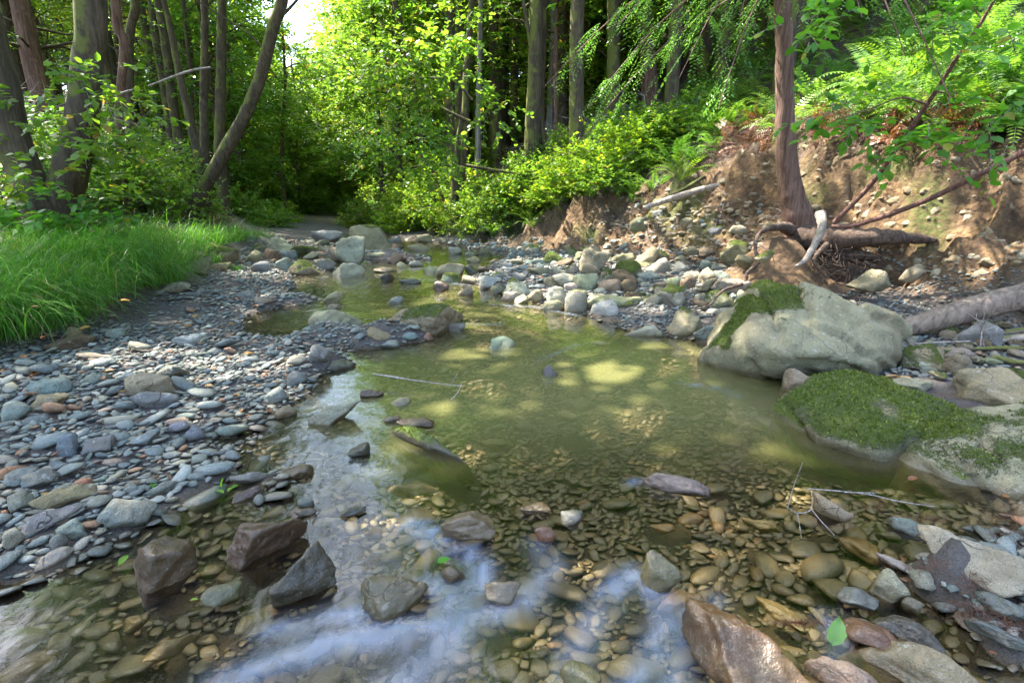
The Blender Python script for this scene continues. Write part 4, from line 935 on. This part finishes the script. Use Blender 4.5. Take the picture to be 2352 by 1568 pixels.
stick('white_twig', 'white forked twig lying across the pale cracked rock', 'twig', [(1855,1122,4,1.52),(1935,1128,5,1.52),(2000,1136,5,1.50),(2060,1150,4,1.46),(2145,1163,3,1.42)], TWIGM, seed=13, subs=[[(1940,1130,4,1.51),(1990,1131,3,1.51),(2017,1131,3,1.51)],[(2010,1138,3,1.49),(2000,1128,3,1.49)]])
stick('forked_twig', 'thin brown forked twig standing in the water beside the pale cracked rock', 'twig', [(1864,1120,3,1.50),(1863,1168,4,1.42),(1832,1178,4,1.40),(1809,1166,4,1.38)], TWIGM, seed=14, subs=[[(1832,1178,4,1.40),(1837,1210,3,1.36),(1841,1238,3,1.33)],[(1863,1168,4,1.42),(1885,1195,3,1.36),(1917,1229,3,1.31)],[(1809,1166,3,1.38),(1825,1110,2,1.40),(1845,1060,1.5,1.42)]])
stick('white_twig', 'white twig lying on the big wet brown boulder at bottom right', 'twig', [(1748,1494,4,1.03),(1800,1500,5,1.02),(1850,1505,5,1.02),(1900,1515,5,1.01),(1940,1530,4,1.0)], TWIGM, seed=15)
stick('white_twig', 'short pale twig standing upright by the green leaf', 'twig', [(1972,1456,4,.95),(1974,1485,4,.94),(1966,1510,5,.93),(1970,1530,5,.92)], TWIGM, seed=16)
stick('curved_stick', 'curved bare stick lying on the gravel right of the huge boulder', 'stick', [(2062,842,5,2.75),(2085,828,8,2.75),(2110,836,8,2.7),(2140,848,7,2.65),(2176,852,6,2.62)], DEAD, seed=17)
stick('bent_twig', 'pale bent twig on the upper gravel bar beside the lilac slab', 'twig', [(368,830,3,3.0),(364,805,5,3.02),(368,790,5,3.05),(392,786,4,3.08)], TWIGM, seed=18)
stick('dry_stalk', 'pale dry stalk leaning at the edge of the grass', 'twig', [(110,790,4,3.1),(116,760,4,3.12),(126,733,3,3.15)], TWIGM, seed=19, subs=[[(138,782,3,3.1),(150,765,3,3.1),(172,748,2,3.1)]])
stick('grey_driftwood', 'grey split driftwood on the pebbles at the far lower left', 'driftwood', [(10,1220,5,1.42),(30,1190,9,1.46),(55,1165,12,1.5),(85,1145,10,1.53)], DEAD, seed=20)
for k, (lab, ln) in enumerate([('thick brown driftwood piece, uppermost of the heap at right', [(2240,790,12,3.0),(2300,780,16,2.95),(2380,772,18,2.9)]), ('long dark driftwood stick lowest in the heap at right', [(2170,806,7,2.8),(2230,803,9,2.8),(2300,800,12,2.8),(2390,805,14,2.8)]), ('short reddish driftwood stick ending against the grey angular stone', [(2305,764,9,3.0),(2345,758,10,2.95),(2400,752,11,2.9)]),
        ('pale root like driftwood piece right of the round tan stone', [(2255,830,8,2.65),(2290,822,12,2.65),(2330,832,13,2.6),(2400,838,12,2.55)]), ('thin pale stick lying on top of the driftwood at right', [(2090,790,3,2.95),(2160,786,4,2.95),(2230,784,4,2.95)])]):
    stick('driftwood', lab, 'driftwood', ln, DEAD if k%2 == 0 else BARK, 'driftwood heap at the right', seed=30+k)

# ------------------------------------------------------------------ loose leaves
def single_leaf(px, py, w, label, m_, z=.02, up=False, group='fallen leaves', col=(1,1,1,1), rz=None):
    p = PZ(px, py, z); g_ = max(tz(p[0], p[1]), -.004)+.018; p = PZ(px, py, g_); s = w*(p[1]*cp-(p[2]-CH)*sp)/FF; rz = random.uniform(0,6.28) if rz is None else rz
    u = np.linspace(0,1,9); hw = .5*s*.62*np.sin(u*np.pi)**.75*(1-.25*u); n = len(u); V = []
    for k in range(n):
        for sgn in (-1,0,1): V.append([s*(u[k]-.5), sgn*hw[k]*(1+.08*(-1)**k), .12*s*abs(sgn) + .10*s*math.sin(u[k]*3)])
    F = [[3*k+j, 3*k+3+j, 3*k+4+j, 3*k+1+j] for k in range(n-1) for j in (0,1)]
    o = Geo().add(V, F).obj('leaf', m_); o.location = tuple(p); o.rotation_euler = (random.uniform(-.3,.3), -1.35 if up else random.uniform(-.25,.25), rz); o.color = col
    if up: o.location.z += s*.45; o.rotation_euler = (.35, -1.25, rz)
    tag(o, label, 'leaf', group); st = Geo().add(*tube([[-.5*s,0,.0],[-.7*s,.02*s,.0],[-.85*s,0,.03*s]], [.012*s]*3, 4)).obj('stalk', m_, o); return o
single_leaf(1912,1470,70,'large pale green serrated leaf standing upright beside the wet brown boulder', FERN, .02, True, None, (2.2,1.9,3.5,1), .9)
single_leaf(284,1288,30,'small bright green leaf floating in the lower left shallows', LEAF, .0, False, None, (1.3,1.4,.8,1))
single_leaf(445,1378,16,'tiny green leaf under the wet olive stone', LEAF, .0, False, None, (1.3,1.4,.8,1))
single_leaf(352,1117,24,'green leaf on the wet pebbles of the lower bar', LEAF, .0, False, None, (.8,1.2,.9,1))
single_leaf(1018,1290,34,'bright green leaf caught behind the small brown rock in the flow', LEAF, .03, False, None, (.8,1.4,.8,1))
for k, (px, py, w, col) in enumerate([(515,1118,26,(1,1.3,.8,1)),(530,1125,22,(1.3,1.4,.8,1)),(505,1130,20,(1.3,1.4,.9,1)),(540,1118,18,(1.2,1.4,.9,1))]):
    single_leaf(px, py, w, ['darkest','broadest yellow green','lowest','rightmost'][k]+' leaf of the green sprig at the edge of the shallows', LEAF, .02, k == 0, 'leaves of the green sprig', col, k*1.5)
for k, (px, py, w, wd) in enumerate([(1962+2,880,0,'')]): pass
for k, (px, py, nm) in enumerate([(2050,868,'leftmost'),(2062,876,'middle'),(2078,872,'rightmost'),(2055,884,'lowest')]):
    single_leaf(px, py, 34, nm+' of the pale dry leaves lying behind the mossy slab', DEADLEAF, .08, False, 'pale dry leaves behind the mossy slab', (1.8,2.2,2.6,1), k*.8)
LR = np.random.default_rng(77); lc = {}
for k in range(46):
    px, py = LR.uniform(20, 700), LR.uniform(690, 1150)
    if k > 32: px, py = LR.uniform(2050, 2340), LR.uniform(860, 1500)
    p = PZ(px, py); 
    if tz(p[0], p[1]) < .0 and k < 33: continue
    w_, c_ = [('rusty brown',(.6,.45,.4,1)),('orange',(.95,.65,.4,1)),('yellow brown',(.9,.95,.7,1))][LR.integers(3)]
    single_leaf(px, py, LR.uniform(14,26), place_words(px, py, 'fallen leaf', w_), DEADLEAF, .03, False, 'dry leaves scattered on the gravel', c_)
g = Geo(); r = LR                                                  # conifer needles drifted against the right shore
for (px, py, a, b_, n_) in [(2130,1190,90,10,160),(2260,1330,60,20,200),(2330,1430,80,30,260),(2250,1400,120,25,260),(2300,1200,50,60,260),(2150,1290,40,16,120),(1900,1170,0,0,0),(2020,1160,50,14,140),(1840,1428,80,8,160),(1990,940,150,40,160),(1935,1010,120,30,120)]:
    for k in range(int(n_*.4)):
        x, y = px+r.normal()*a*.5, py+r.normal()*b_*.5; p = PZ(x, y, .02); p = PZ(x, y, max(tz(p[0],p[1]),0)+.022); d = r.normal(size=3)*np.array([1,1,.25]); d = d/np.linalg.norm(d)*r.uniform(.008,.02)
        s_ = np.cross(d,[0,0,1]); s_ = s_/max(np.linalg.norm(s_),1e-6)*.0007; g.add([p-d-s_, p-d+s_, p+d+s_, p+d-s_], [[0,1,2,3]])
nd = g.obj('needle_litter', DEADLEAF, smooth=False); nd.color = (.32,.25,.28,1); tag(nd, 'reddish fallen conifer needles drifted along the right shore', 'needles', kind='stuff')

# ------------------------------------------------------------------ templates
def make_fern(seed, n=15, L=.75):
    r = np.random.default_rng(seed); P = []; A_ = []; Nn = []; Sz = []; g = Geo()
    for k in range(n):
        az = k/n*6.28+r.normal(0,.25); el = r.uniform(.75,1.35); l = L*r.uniform(.7,1.15); m_ = 24; p = np.zeros(3); pts = [p.copy()]; step = l/m_
        for t in range(m_):
            e = el - 1.75*(t/m_)**1.4*r.uniform(.9,1.1); p = p + np.array([math.cos(az)*math.cos(e), math.sin(az)*math.cos(e), math.sin(e)])*step; pts.append(p.copy())
        pts = np.array(pts); tg = nrm(np.gradient(pts, axis=0)); sd = nrm(np.cross(tg, [0,0,1.])+1e-5)
        for t in range(2, m_):
            w = .13*L*math.sin(min(1,(t/m_)*1.6)*1.57)*(1-(t/m_)**2.2)+.006
            for s in (-1,1): P.append(pts[t]); A_.append(sd[t]*s+tg[t]*.35-np.array([0,0,.15])+r.normal(size=3)*.06); Nn.append(np.cross(sd[t],tg[t])+r.normal(size=3)*.15); Sz.append(w)
        V, F = tube(pts[::4], np.linspace(.004,.001,len(pts[::4])), 3); g.add(V, F)
    V, F = leaves(np.array(P), np.array(A_), np.array(Nn), np.array(Sz), .3, 4); g.add(V, F); return g
FG = [make_fern(200+k).mesh('fern', FERN, False) for k in range(4)]
def inst(name, me, loc, s=1, rz=None, label=None, cat=None, group=None, col=(1,1,1,1), parent=None, tilt=(0,0)):
    o = bpy.data.objects.new(name, me); sc.collection.objects.link(o); o.location = tuple(loc); o.scale = (s,s,s); o.rotation_euler = (tilt[0], tilt[1], random.uniform(0,6.28) if rz is None else rz); o.color = col
    if parent: o.parent = parent
    tag(o, label, cat, group); return o
def shrub_meshes(seed, rad, n, size, wid, m_, L=(.12,.26)):
    r = np.random.default_rng(seed); u = nrm(r.normal(size=(n,3)))*(r.random((n,1))**.45); u[:,2] = np.abs(u[:,2]); cl_ = fbm(u*2.2+seed, 3, seed); k_ = cl_ > -.3; u = u[k_]; n = len(u)
    O = u*np.array([rad, rad, rad*1.05]); D = nrm(u+np.array([0,0,.2])+r.normal(size=(n,3))*.45); Ln = r.uniform(*L, n); V, F = sprays(r, O, D, Ln, 9, size, wid, 4, .2, .7)
    a = Geo().add(V, F).mesh('foliage', m_, False); g = Geo()
    for q_ in range(0, n, 9): g.add(*limb([0,0,-.05], O[q_], .008, .003, r, seg=4, n=5))
    g.add(*twig_lines(O, D, Ln, .002, .2, 3)); return a, g.mesh('stems', TWIGM)
SH = [shrub_meshes(300, .55, 330, .07, .75, LEAF), shrub_meshes(301, .8, 520, .075, .8, LEAF, (.18,.35)), shrub_meshes(302, .45, 260, .05, .6, LEAF), shrub_meshes(303, 1.2, 900, .08, .7, LEAF, (.25,.5))]
def shrub(k, loc, s, label, col, group='shrubs on the creek banks'):
    e = empty('shrub', loc, random.uniform(0,6.28)); e.scale = (s,s,s*random.uniform(.8,1.2)); tag(e, label, 'shrub', group)
    a = bpy.data.objects.new('foliage', SH[k][0]); b_ = bpy.data.objects.new('stems', SH[k][1])
    for o in (a, b_): sc.collection.objects.link(o); o.parent = e; o.color = col
def tree_meshes(seed, H, n, rad, low, conif=False, ls=.105):
    r = np.random.default_rng(seed); m_ = 9; P = np.cumsum(np.vstack([[0,0,-.3], np.stack([r.normal(0,.05,m_), r.normal(0,.05,m_), np.full(m_, (H+.3)/m_)], -1)]), 0); P = smooth_line(P, 4)
    V, F = tube(P, np.linspace(.16 if not conif else .2, .02, len(P)), 10, .1, seed); tm = Geo().add(V, F).mesh('trunk', REDBARK if conif else BARK)
    hh = low + (H+.4-low)*r.random(n)**.85; prof = (np.sin(np.clip((hh-low)/(H-low),0,1)*2.6+.45)) if not conif else np.clip(1.12-(hh-low)/(H-low),.05,1)
    az = r.uniform(0,6.28,n); 
    nb = int(H*5); bz = r.uniform(low,H,nb); ba = r.uniform(0,6.28,nb); k_ = r.integers(nb, size=n); w_ = r.random(n) < .75
    az = np.where(w_, ba[k_]+r.normal(0,.16,n), az); hh = np.where(w_, bz[k_], hh); prof = np.interp(hh, np.linspace(low,H,20), (np.sin(np.linspace(0,1,20)*2.6+.45)) if not conif else np.clip(1.1-np.linspace(0,1,20),.05,1))
    rr = rad*prof*(.15+.95*r.random(n)**.6); hh = hh + np.where(w_, (-.25 if conif else .25)*rr*.6 + r.normal(0,.12,n), 0)
    c = np.array([P[np.argmin(abs(P[:,2]-v))] for v in hh]); O = np.stack([c[:,0]+np.cos(az)*rr, c[:,1]+np.sin(az)*rr, hh], -1)
    D = np.stack([np.cos(az), np.sin(az), np.full(n, -.15 if conif else .1)], -1)+r.normal(size=(n,3))*.35
    V, F = sprays(r, O, D, r.uniform(.3,.6,n), 10 if not conif else 14, ls if not conif else .10, .62 if not conif else .32, 4, .25, .7)
    cm = Geo().add(V, F).mesh('crown', NEEDLE if conif else LEAF, False); g = Geo()
    for q_ in range(nb):
        a = P[np.argmin(abs(P[:,2]-bz[q_]))]; R_ = rad*np.interp(bz[q_], np.linspace(low,H,20), (np.sin(np.linspace(0,1,20)*2.6+.45)) if not conif else np.clip(1.1-np.linspace(0,1,20),.05,1)); b_ = a+np.array([math.cos(ba[q_])*R_, math.sin(ba[q_])*R_, (-.15 if conif else .25)*R_]); g.add(*limb(a, b_, .03, .006, r, seg=4, n=5))
    return tm, cm, g.mesh('branches', BARK)
TM = [tree_meshes(400, 11, 850, 2.1, 1.6), tree_meshes(401, 13, 850, 2.3, 2.6), tree_meshes(402, 6, 650, 1.7, .5), tree_meshes(403, 14, 950, 2.4, 1.8, True), tree_meshes(404, 8.5, 750, 2.0, .8), tree_meshes(405, 9, 1500, 2.4, .1, False, .15), tree_meshes(406, 13, 200, 1.5, 7.0)]
def tree(k, loc, s, name, label, col):
    e = empty(name, loc, random.uniform(0,6.28)); e.scale = (s,s,s); tag(e, label, 'tree', 'trees of the wooded slopes')
    for me, nm in zip(TM[k], ('trunk','crown','branches')):
        o = bpy.data.objects.new(nm, me); sc.collection.objects.link(o); o.parent = e; o.color = col

# ------------------------------------------------------------------ wooded slopes
used_l = {}
def uniq(base, px, py):
    """a spoken place for things on the slopes: nearest named tree and rank"""
    key = base; used_l[key] = used_l.get(key, 0)+1; return used_l[key]
TL = [(125,300,'thick two trunked tree'),(550,280,'leaning mossy tree'),(470,250,'straight dark tree'),(700,80,'sky gap'),(1055,350,'forked brown tree'),(1100,200,'straight grey tree'),(1268,150,'grey tree at the upper centre'),(1484,90,'thick shaded redwood'),(1802,250,'red barked bank conifer'),(2130,240,'leaning bare sapling'),(1400,350,'brush heap'),(740,540,'sunlit white boulder'),(900,480,'slender far tree'),(290,300,'reddish barked tree'),(430,600,'yellow mossy rock'),(2250,150,'upper right corner'),(1200,520,'far foot of the right bank'),(1600,400,'rubble stick'),(60,480,'left edge of the photo')]
TLA = np.array([(a, b) for a, b, c in TL]); cnt2 = {}
def slope_label(adj, noun, p):
    x, y, _ = proj(np.array(p)); x, y = x[0], y[0]; d = np.hypot(TLA[:,0]-x, (TLA[:,1]-y)*1.2); k = int(np.argmin(d)); dx, dy = x-TLA[k,0], y-TLA[k,1]
    rel = ('left of' if dx < 0 else 'right of') if abs(dx) > abs(dy) else ('below' if dy > 0 else 'above'); key = (adj, noun, rel, k); cnt2[key] = cnt2.get(key, 0)+1; nth = NUMW[min(cnt2[key]-1, 15)]
    return f'{nth}{adj} {noun} {rel} the {TL[k][2]}'
r = np.random.default_rng(21)
LC = [('bright green',(1.25,1.15,.75,1)),('mid green',(.95,1.0,.85,1)),('dark green',(.6,.75,.65,1)),('yellow green',(1.35,1.25,.7,1))]
def put_tree(x, y, k, s):
    z = tz(x, y); w_, c_ = LC[r.integers(4)]; k = int(k)
    tree(k, (x, y, z), s, 'conifer' if k == 3 else 'leafy_tree', slope_label(w_, {3:'conifer',2:'small bushy tree',4:'bushy tree',5:'dense leafy tree',6:'thin bare stemmed tree'}.get(k,'leafy tree'), (x,y,z+1.5*s)), c_)
pts = []
for Yb in np.arange(8.5, 40, 1.9):
    xl, xr = np.interp(Yb, XL[:,0], XL[:,1]), np.interp(Yb, XR[:,0], XR[:,1]); step = 1.9+.035*Yb
    for side in (0,1):
        x0 = xl-1.3 if side == 0 else xr+1.6
        for k in range(9):
            x = x0 + (-1 if side == 0 else 1)*(k*step + r.uniform(-.6,.6)); y = Yb + r.uniform(-.8,.8)
            if abs(x) > y*1.12+1.5: continue
            if side == 1 and y < 13 and x < 2.5+0*y and k < 1: continue
            if side == 0 and y < 24 and r.random() < (.85 if y < 11 else .55 if y < 15 else .35): continue
            if side == 1 and (y < 9.6 or (y < 13 and k == 0)): continue
            if side == 0 and any(-3.6 < x-S_[0]/S_[2]*h_ < 4.5 and -1 < y-S_[1]/S_[2]*h_ < 8 for h_ in (3,5,7,9,11)): continue
            pts.append((x, y, side, k))
for (x, y, side, k) in pts:
    d = abs(x+.41*y)                                            # the open strip of sky over the creek
    kk = (r.choice([0,1,3,4,2], p=[.28,.2,.22,.2,.1]) if y < 15 else r.choice([5,5,3,1,0] if side else [5,1,0,0,3])) if d > 2.2 else r.choice([2,4])
    put_tree(x, y, kk, r.uniform(.8,1.15) if d > 2.2 else .8)
for (x, y, s) in [(-8.4,16.5,.8),(-10.6,20.5,.95),(-12.9,25,1.1),(-9.9,18.6,.85),(-14.5,29,1.2),(-9.6,24,.75),(-11.2,27,.8),(-12.6,30,.85),(-11.6,33,.9),(-14.2,34,.85),(-13.4,38,1.),(-15.8,39,1.),(-17,44,1.05),(-19.5,46,1.1),(-14.5,45,1.1),(-22,44,1.2),(-12,44,1.2),(-16,50,1.1),(-20,52,1.1),(-25,50,1.2),(-11,50,1.2),(-8.6,21.5,.5),(-10.6,25.5,.6),(-10.2,28,.75),(-15,36.5,.9),(-12.8,35.5,.9),(-17.6,41,1.),(-16,42,1.),(-13.5,42,1.),(-18,48,1.2)]: put_tree(x, y, 5, s)
for k in range(44):
    y = r.uniform(9.5, 21); side = k%3; x = np.interp(y, XL[:,0], XL[:,1])-r.uniform(1,7) if side == 0 else np.interp(y, XR[:,0], XR[:,1])+r.uniform(1.2,8)
    if abs(x) > y*1.1: continue
    if side == 0 and any(-3.6 < x-S_[0]/S_[2]*h_ < 4.5 and -1 < y-S_[1]/S_[2]*h_ < 8 for h_ in (7,9,11)): continue
    put_tree(x, y, 6, r.uniform(.8,1.1))
print('trees', len(pts))
# small trees standing at the waterside further up, and undergrowth
def put_shrub(x, y, k, s, noun='shrub', cols=LC):
    z = tz(x, y); w_, c_ = cols[r.integers(len(cols))]; shrub(k, (x, y, z-.02), s, slope_label(w_, noun, (x,y,z+.3)), c_)
for (px, py) in [(560,545),(590,520),(620,500),(650,490),(690,470),(560,480),(600,450),(660,430),(800,480),(840,500),(860,470),(820,430),(760,440),(900,500),(930,510),(960,480),(740,420),(700,380),(780,380),(880,440),(940,440),(980,500)]:
    p = hit(px, py+20, 4.0)
    if p[1] < bC[1]+2.0 and px < 700: continue
    put_shrub(p[0], p[1], r.choice([0,1,3]), r.uniform(.7,1.2))
for k in range(26):                                              # left slope undergrowth
    p = hit(r.uniform(0,640), r.uniform(250,520), 3.5)
    if p[1] > 22 or p[0] > np.interp(p[1], XL[:,0], XL[:,1])-.3: continue
    if 300 < proj(p)[0][0] < 640 and p[1] < bC[1]+2.2: continue
    put_shrub(p[0], p[1], r.choice([0,1,2,3]), r.uniform(.6,1.1))
for (px, py, k, s) in [(1330,440,1,.9),(1400,400,1,1.0),(1460,380,1,.9),(1360,380,1,.9),(1500,340,1,.9),(1440,330,1,.9),(1300,420,0,1),(1270,470,0,.9),(1390,440,0,.9),(1550,330,0,1.1),(1240,440,0,1.1),(1180,470,0,1.0),(1140,480,0,1),(1100,500,0,1),(1210,500,2,1.),(1290,400,3,.7),(1600,300,0,1),(1180,520,2,1.1),(1110,530,2,1.1),(1060,535,2,1.2),(1020,520,0,.8)]:
    p = hit(px, py, 3.5); put_shrub(p[0], p[1], k, s, 'leafy shrub', [LC[0], LC[3], LC[1]] if px > 1230 else [LC[0], LC[1]])
for k in range(90):
    p = hit(r.uniform(180,1300), r.uniform(200,520), 6.0)
    if p[1] < 9 or p[1] > 30 or abs(p[0]+.41*p[1]) < 1.0: continue
    put_shrub(p[0], p[1], r.choice([0,1,3]), r.uniform(.6,1.1), 'bush', [LC[0], LC[3], LC[1]])
for k in range(30):
    p = hit(r.uniform(1150,1800), r.uniform(60,330), 3.5)
    if 6 < p[1] < 20: put_shrub(p[0], p[1], r.choice([0,1,2]), r.uniform(.6,1.0))
FC = [('bright green',(.95,.95,.7,1)),('mid green',(.6,.72,.6,1)),('yellow green',(1.15,1.0,.55,1)),('pale green',(1.1,1.05,1.1,1))]
def put_fern(p, s):
    w_, c_ = FC[r.integers(4)]; inst('fern', FG[r.integers(4)], (p[0], p[1], tz(p[0],p[1])-.03), s, None, slope_label(w_, 'fern', (p[0],p[1],p[2]+.3)), 'fern', 'ferns on the slopes', c_, None, (r.normal(0,.15), -.3+r.normal(0,.15)))
nf = 0
for k in range(330):
    px, py = r.uniform(1560,2360), r.uniform(-60,330); p = hit(px, py, 3.0); drp = p[0]-np.interp(p[1], XR[:,0], XR[:,1])
    if p[1] < 13 and drp > .75: put_fern(p, r.uniform(.7,1.25)); nf += 1
    if nf > 95: break
for (px, py) in [(1540,400),(1600,380),(1640,350),(1500,440),(1450,470),(1570,360),(1150,500),(1100,510),(1180,520),(1130,540),(1070,540),(1220,520),(1060,500),(1250,480),(1200,460),(1560,420),(1660,290),(1700,260),(1740,250),(1880,240),(1950,230),(2050,240),(2150,250),(2250,260)]:
    put_fern(hit(px, py, 3.0), r.uniform(.55,.9))
for (px, py) in [(1225,575),(1340,590)]: put_fern(hit(px, py, 3.0), .35)

# ------------------------------------------------------------------ grass on the left bank
r = np.random.default_rng(33); g = Geo(); BV = []; BF = []
def blades(cx, cy, n, spread, H):
    cz = tz(cx, cy)-.02; az = r.uniform(0,6.28,n); az = np.where(r.random(n) < .45, r.normal(-.3,.8,n), az); l = H*r.uniform(.6,1.15,n); el = r.uniform(.85,1.5,n); bx = cx+r.normal(0,spread,n); by = cy+r.normal(0,spread,n); w = r.uniform(.0012,.0028,n); m_ = 6
    p = np.stack([bx, by, np.full(n, cz)], -1); sd = np.stack([-np.sin(az), np.cos(az), 0*az], -1); cur = r.uniform(1.3,3.0,n); rows = [p]
    for t in range(m_):
        e = el - cur*((t+.5)/m_)**1.5; p = p + np.stack([np.cos(az)*np.cos(e), np.sin(az)*np.cos(e), np.sin(e)], -1)*(l/m_)[:,None]; rows.append(p)
    R_ = np.stack(rows, 1); wd = (w[:,None]*np.array([1,1,.95,.85,.65,.4,.08])[None,:])[:,:,None]*sd[:,None,:]
    V = np.stack([R_-wd, R_+wd], 2).reshape(-1,3); k = np.arange(n)[:,None]*14 + np.arange(m_)[None,:]*2; F = np.stack([k, k+1, k+3, k+2], -1).reshape(-1,4); g.add(V, F)
for (px, py, n, sp_, H) in [(20,760,420,.13,.5),(100,735,420,.13,.5),(-40,730,300,.14,.5),(60,700,420,.14,.52),(150,700,420,.13,.5),(0,660,350,.15,.5),(120,660,420,.14,.52),(200,670,380,.12,.48),(70,620,350,.15,.5),(180,630,380,.13,.5),(255,655,420,.10,.46),(240,620,350,.12,.46),(300,630,350,.10,.44),(340,650,380,.08,.42),(385,640,350,.08,.40),(330,600,300,.14,.42),(400,600,260,.14,.36),(0,600,300,.2,.5),(120,590,300,.2,.46),(280,585,300,.2,.44),
                       (420,575,260,.15,.36),(450,560,260,.16,.4),(500,555,260,.16,.42),(545,548,240,.14,.4),(380,560,260,.2,.4),(590,545,160,.16,.36),(470,600,120,.07,.22),(540,620,60,.05,.16),(-120,780,300,.15,.5),(-150,700,300,.2,.5),(310,550,240,.25,.4),(230,560,240,.25,.4)]:
    p = hit(px, py, 1.5); blades(p[0], p[1], int(n*1.5), sp_*.95, H*r.uniform(.9,1.5))
go = g.obj('grass', GRASS, smooth=False); tag(go, 'lush long bladed green sedge arching over the left edge of the gravel bar', 'grass', kind='stuff')

# ------------------------------------------------------------------ brush, debris, hanging roots
r = np.random.default_rng(44)
def tangle(name, label, cat, spots, n, L, m_, rad=(.003,.008), kind=None, up=.2):
    g = Geo()
    for k in range(n):
        px, py, a, b_ = spots[r.integers(len(spots))]; p = hit(px+r.normal()*a, py+r.normal()*b_, 3.0) + np.array([0,0,r.uniform(0,up)]); d = nrm(r.normal(size=3)*np.array([1,1,.45])); l = r.uniform(*L); P = [p+d*l*t+r.normal(size=3)*l*.07 for t in (0,.33,.66,1)]
        g.add(*tube(smooth_line(P,2), np.linspace(r.uniform(*rad), .001, 7), 4))
        for q_ in range(2):
            s_ = P[1+q_]; d2 = nrm(d+r.normal(size=3)*.7); g.add(*tube([s_, s_+d2*l*.2, s_+d2*l*.35+r.normal(size=3)*.02], [.0025,.0018,.0008], 3))
    o = g.obj(name, m_); tag(o, label, cat, kind=kind); return o
tangle('dead_branches', 'pinkish grey fallen branches littering the left slope behind the trunks', 'branches', [(300,420,60,30),(80,250,60,50),(420,300,40,40),(350,330,80,50),(480,330,40,40),(60,350,40,40),(200,300,80,60),(250,180,80,60),(150,120,100,60)], 900, (.5,1.6), TWIGL, (.008,.02), 'stuff', .8)
tangle('brush_heap', 'heap of dead tangled twigs and rootlets hanging over the right bank edge', 'brush', [(1310,360,40,25),(1400,330,50,22),(1480,300,50,20),(1340,400,30,25),(1380,360,40,20)], 360, (.3,1.0), TWIGL, (.004,.010), None, .5)
tangle('dead_fronds', 'dry reddish brown fern fronds and rootlets hanging below the bank edge', 'dead fern', [(1740,330,30,25),(1700,310,25,18),(1860,300,30,20),(1960,330,30,20),(2080,330,40,15),(1660,360,30,20)], 260, (.15,.4), REDTWIG, (.002,.005), 'stuff', .25)
tangle('twig_litter', 'thin twigs strewn over the foot of the right bank', 'twigs', [(1600,560,90,30),(1700,480,80,40),(1980,700,60,20),(2250,800,60,20),(1500,520,60,20)], 120, (.15,.45), TWIGM, (.002,.005), 'stuff', .05)
DFG = [make_fern(260+k, 11, .6).mesh('dead_fern', DEADLEAF, False) for k in range(2)]
for (px, py) in [(1700,300),(1735,310),(1760,290),(1715,345),(1750,350),(1770,330),(1850,300),(1890,310),(1940,320),(2000,330),(2060,325),(2120,300),(2180,300),(1680,330),(1830,270),(1960,290)]:
    p = hit(px, py, 3.0); inst('dead_fern', DFG[r.integers(2)], (p[0]-.05, p[1]-.05, p[2]+.02), r.uniform(.6,.95), None, slope_label('rusty dry', 'fern', p), 'dead fern', 'dead ferns hanging over the bank edge', (.6,.5,.45,1), None, (1.0+r.normal(0,.25), -.9+r.normal(0,.25)))
# rubble on the bank
g = Geo()
for k in range(740):
    px, py = (r.uniform(1350,1760), r.uniform(440,640)) if k < 560 else (r.uniform(1880,2352), r.uniform(330,760)); p = hit(px, py, 2.5); drp = p[0]-np.interp(p[1], XR[:,0], XR[:,1])
    if p[1] > 9 or drp < .05 or drp > 1.4: continue
    s = r.uniform(.012,.05)*(1.2 if k < 560 else .6); p = p - np.array([0,0,.25*s]); V = VAR[2][r.integers(14)]*np.array([s, s*.75, s*.55]); M = np.array(Matrix.Rotation(r.uniform(0,6.28),3,'Z')@Matrix.Rotation(r.normal(0,.6),3,'X')); g.add(V@M.T+p, ICO[2][1])
for k in range(420):
    px, py = r.uniform(1500,2360), r.uniform(300,640); p = hit(px, py, 2.5); drp = p[0]-np.interp(p[1], XR[:,0], XR[:,1])
    if p[1] > 8 or drp < .1 or drp > 1.3: continue
    s = r.uniform(.03,.085); V = rock_unit(8000+k%12, 3, 8, 18, lo=.45, noise=.16)[0]*np.array([s, s*.8, s*.6]); M = np.array(Matrix.Rotation(r.uniform(0,6.28),3,'Z')@Matrix.Rotation(r.normal(0,.8),3,'X')); g.add(V@M.T+p+ray(px, py)*.35*s, ICO[3][1])
o = g.obj('rubble', CLOD); tag(o, 'small stones and clods stuck in the eroded soil of the right bank', 'rubble', kind='stuff')
print('objects', len(bpy.data.objects))
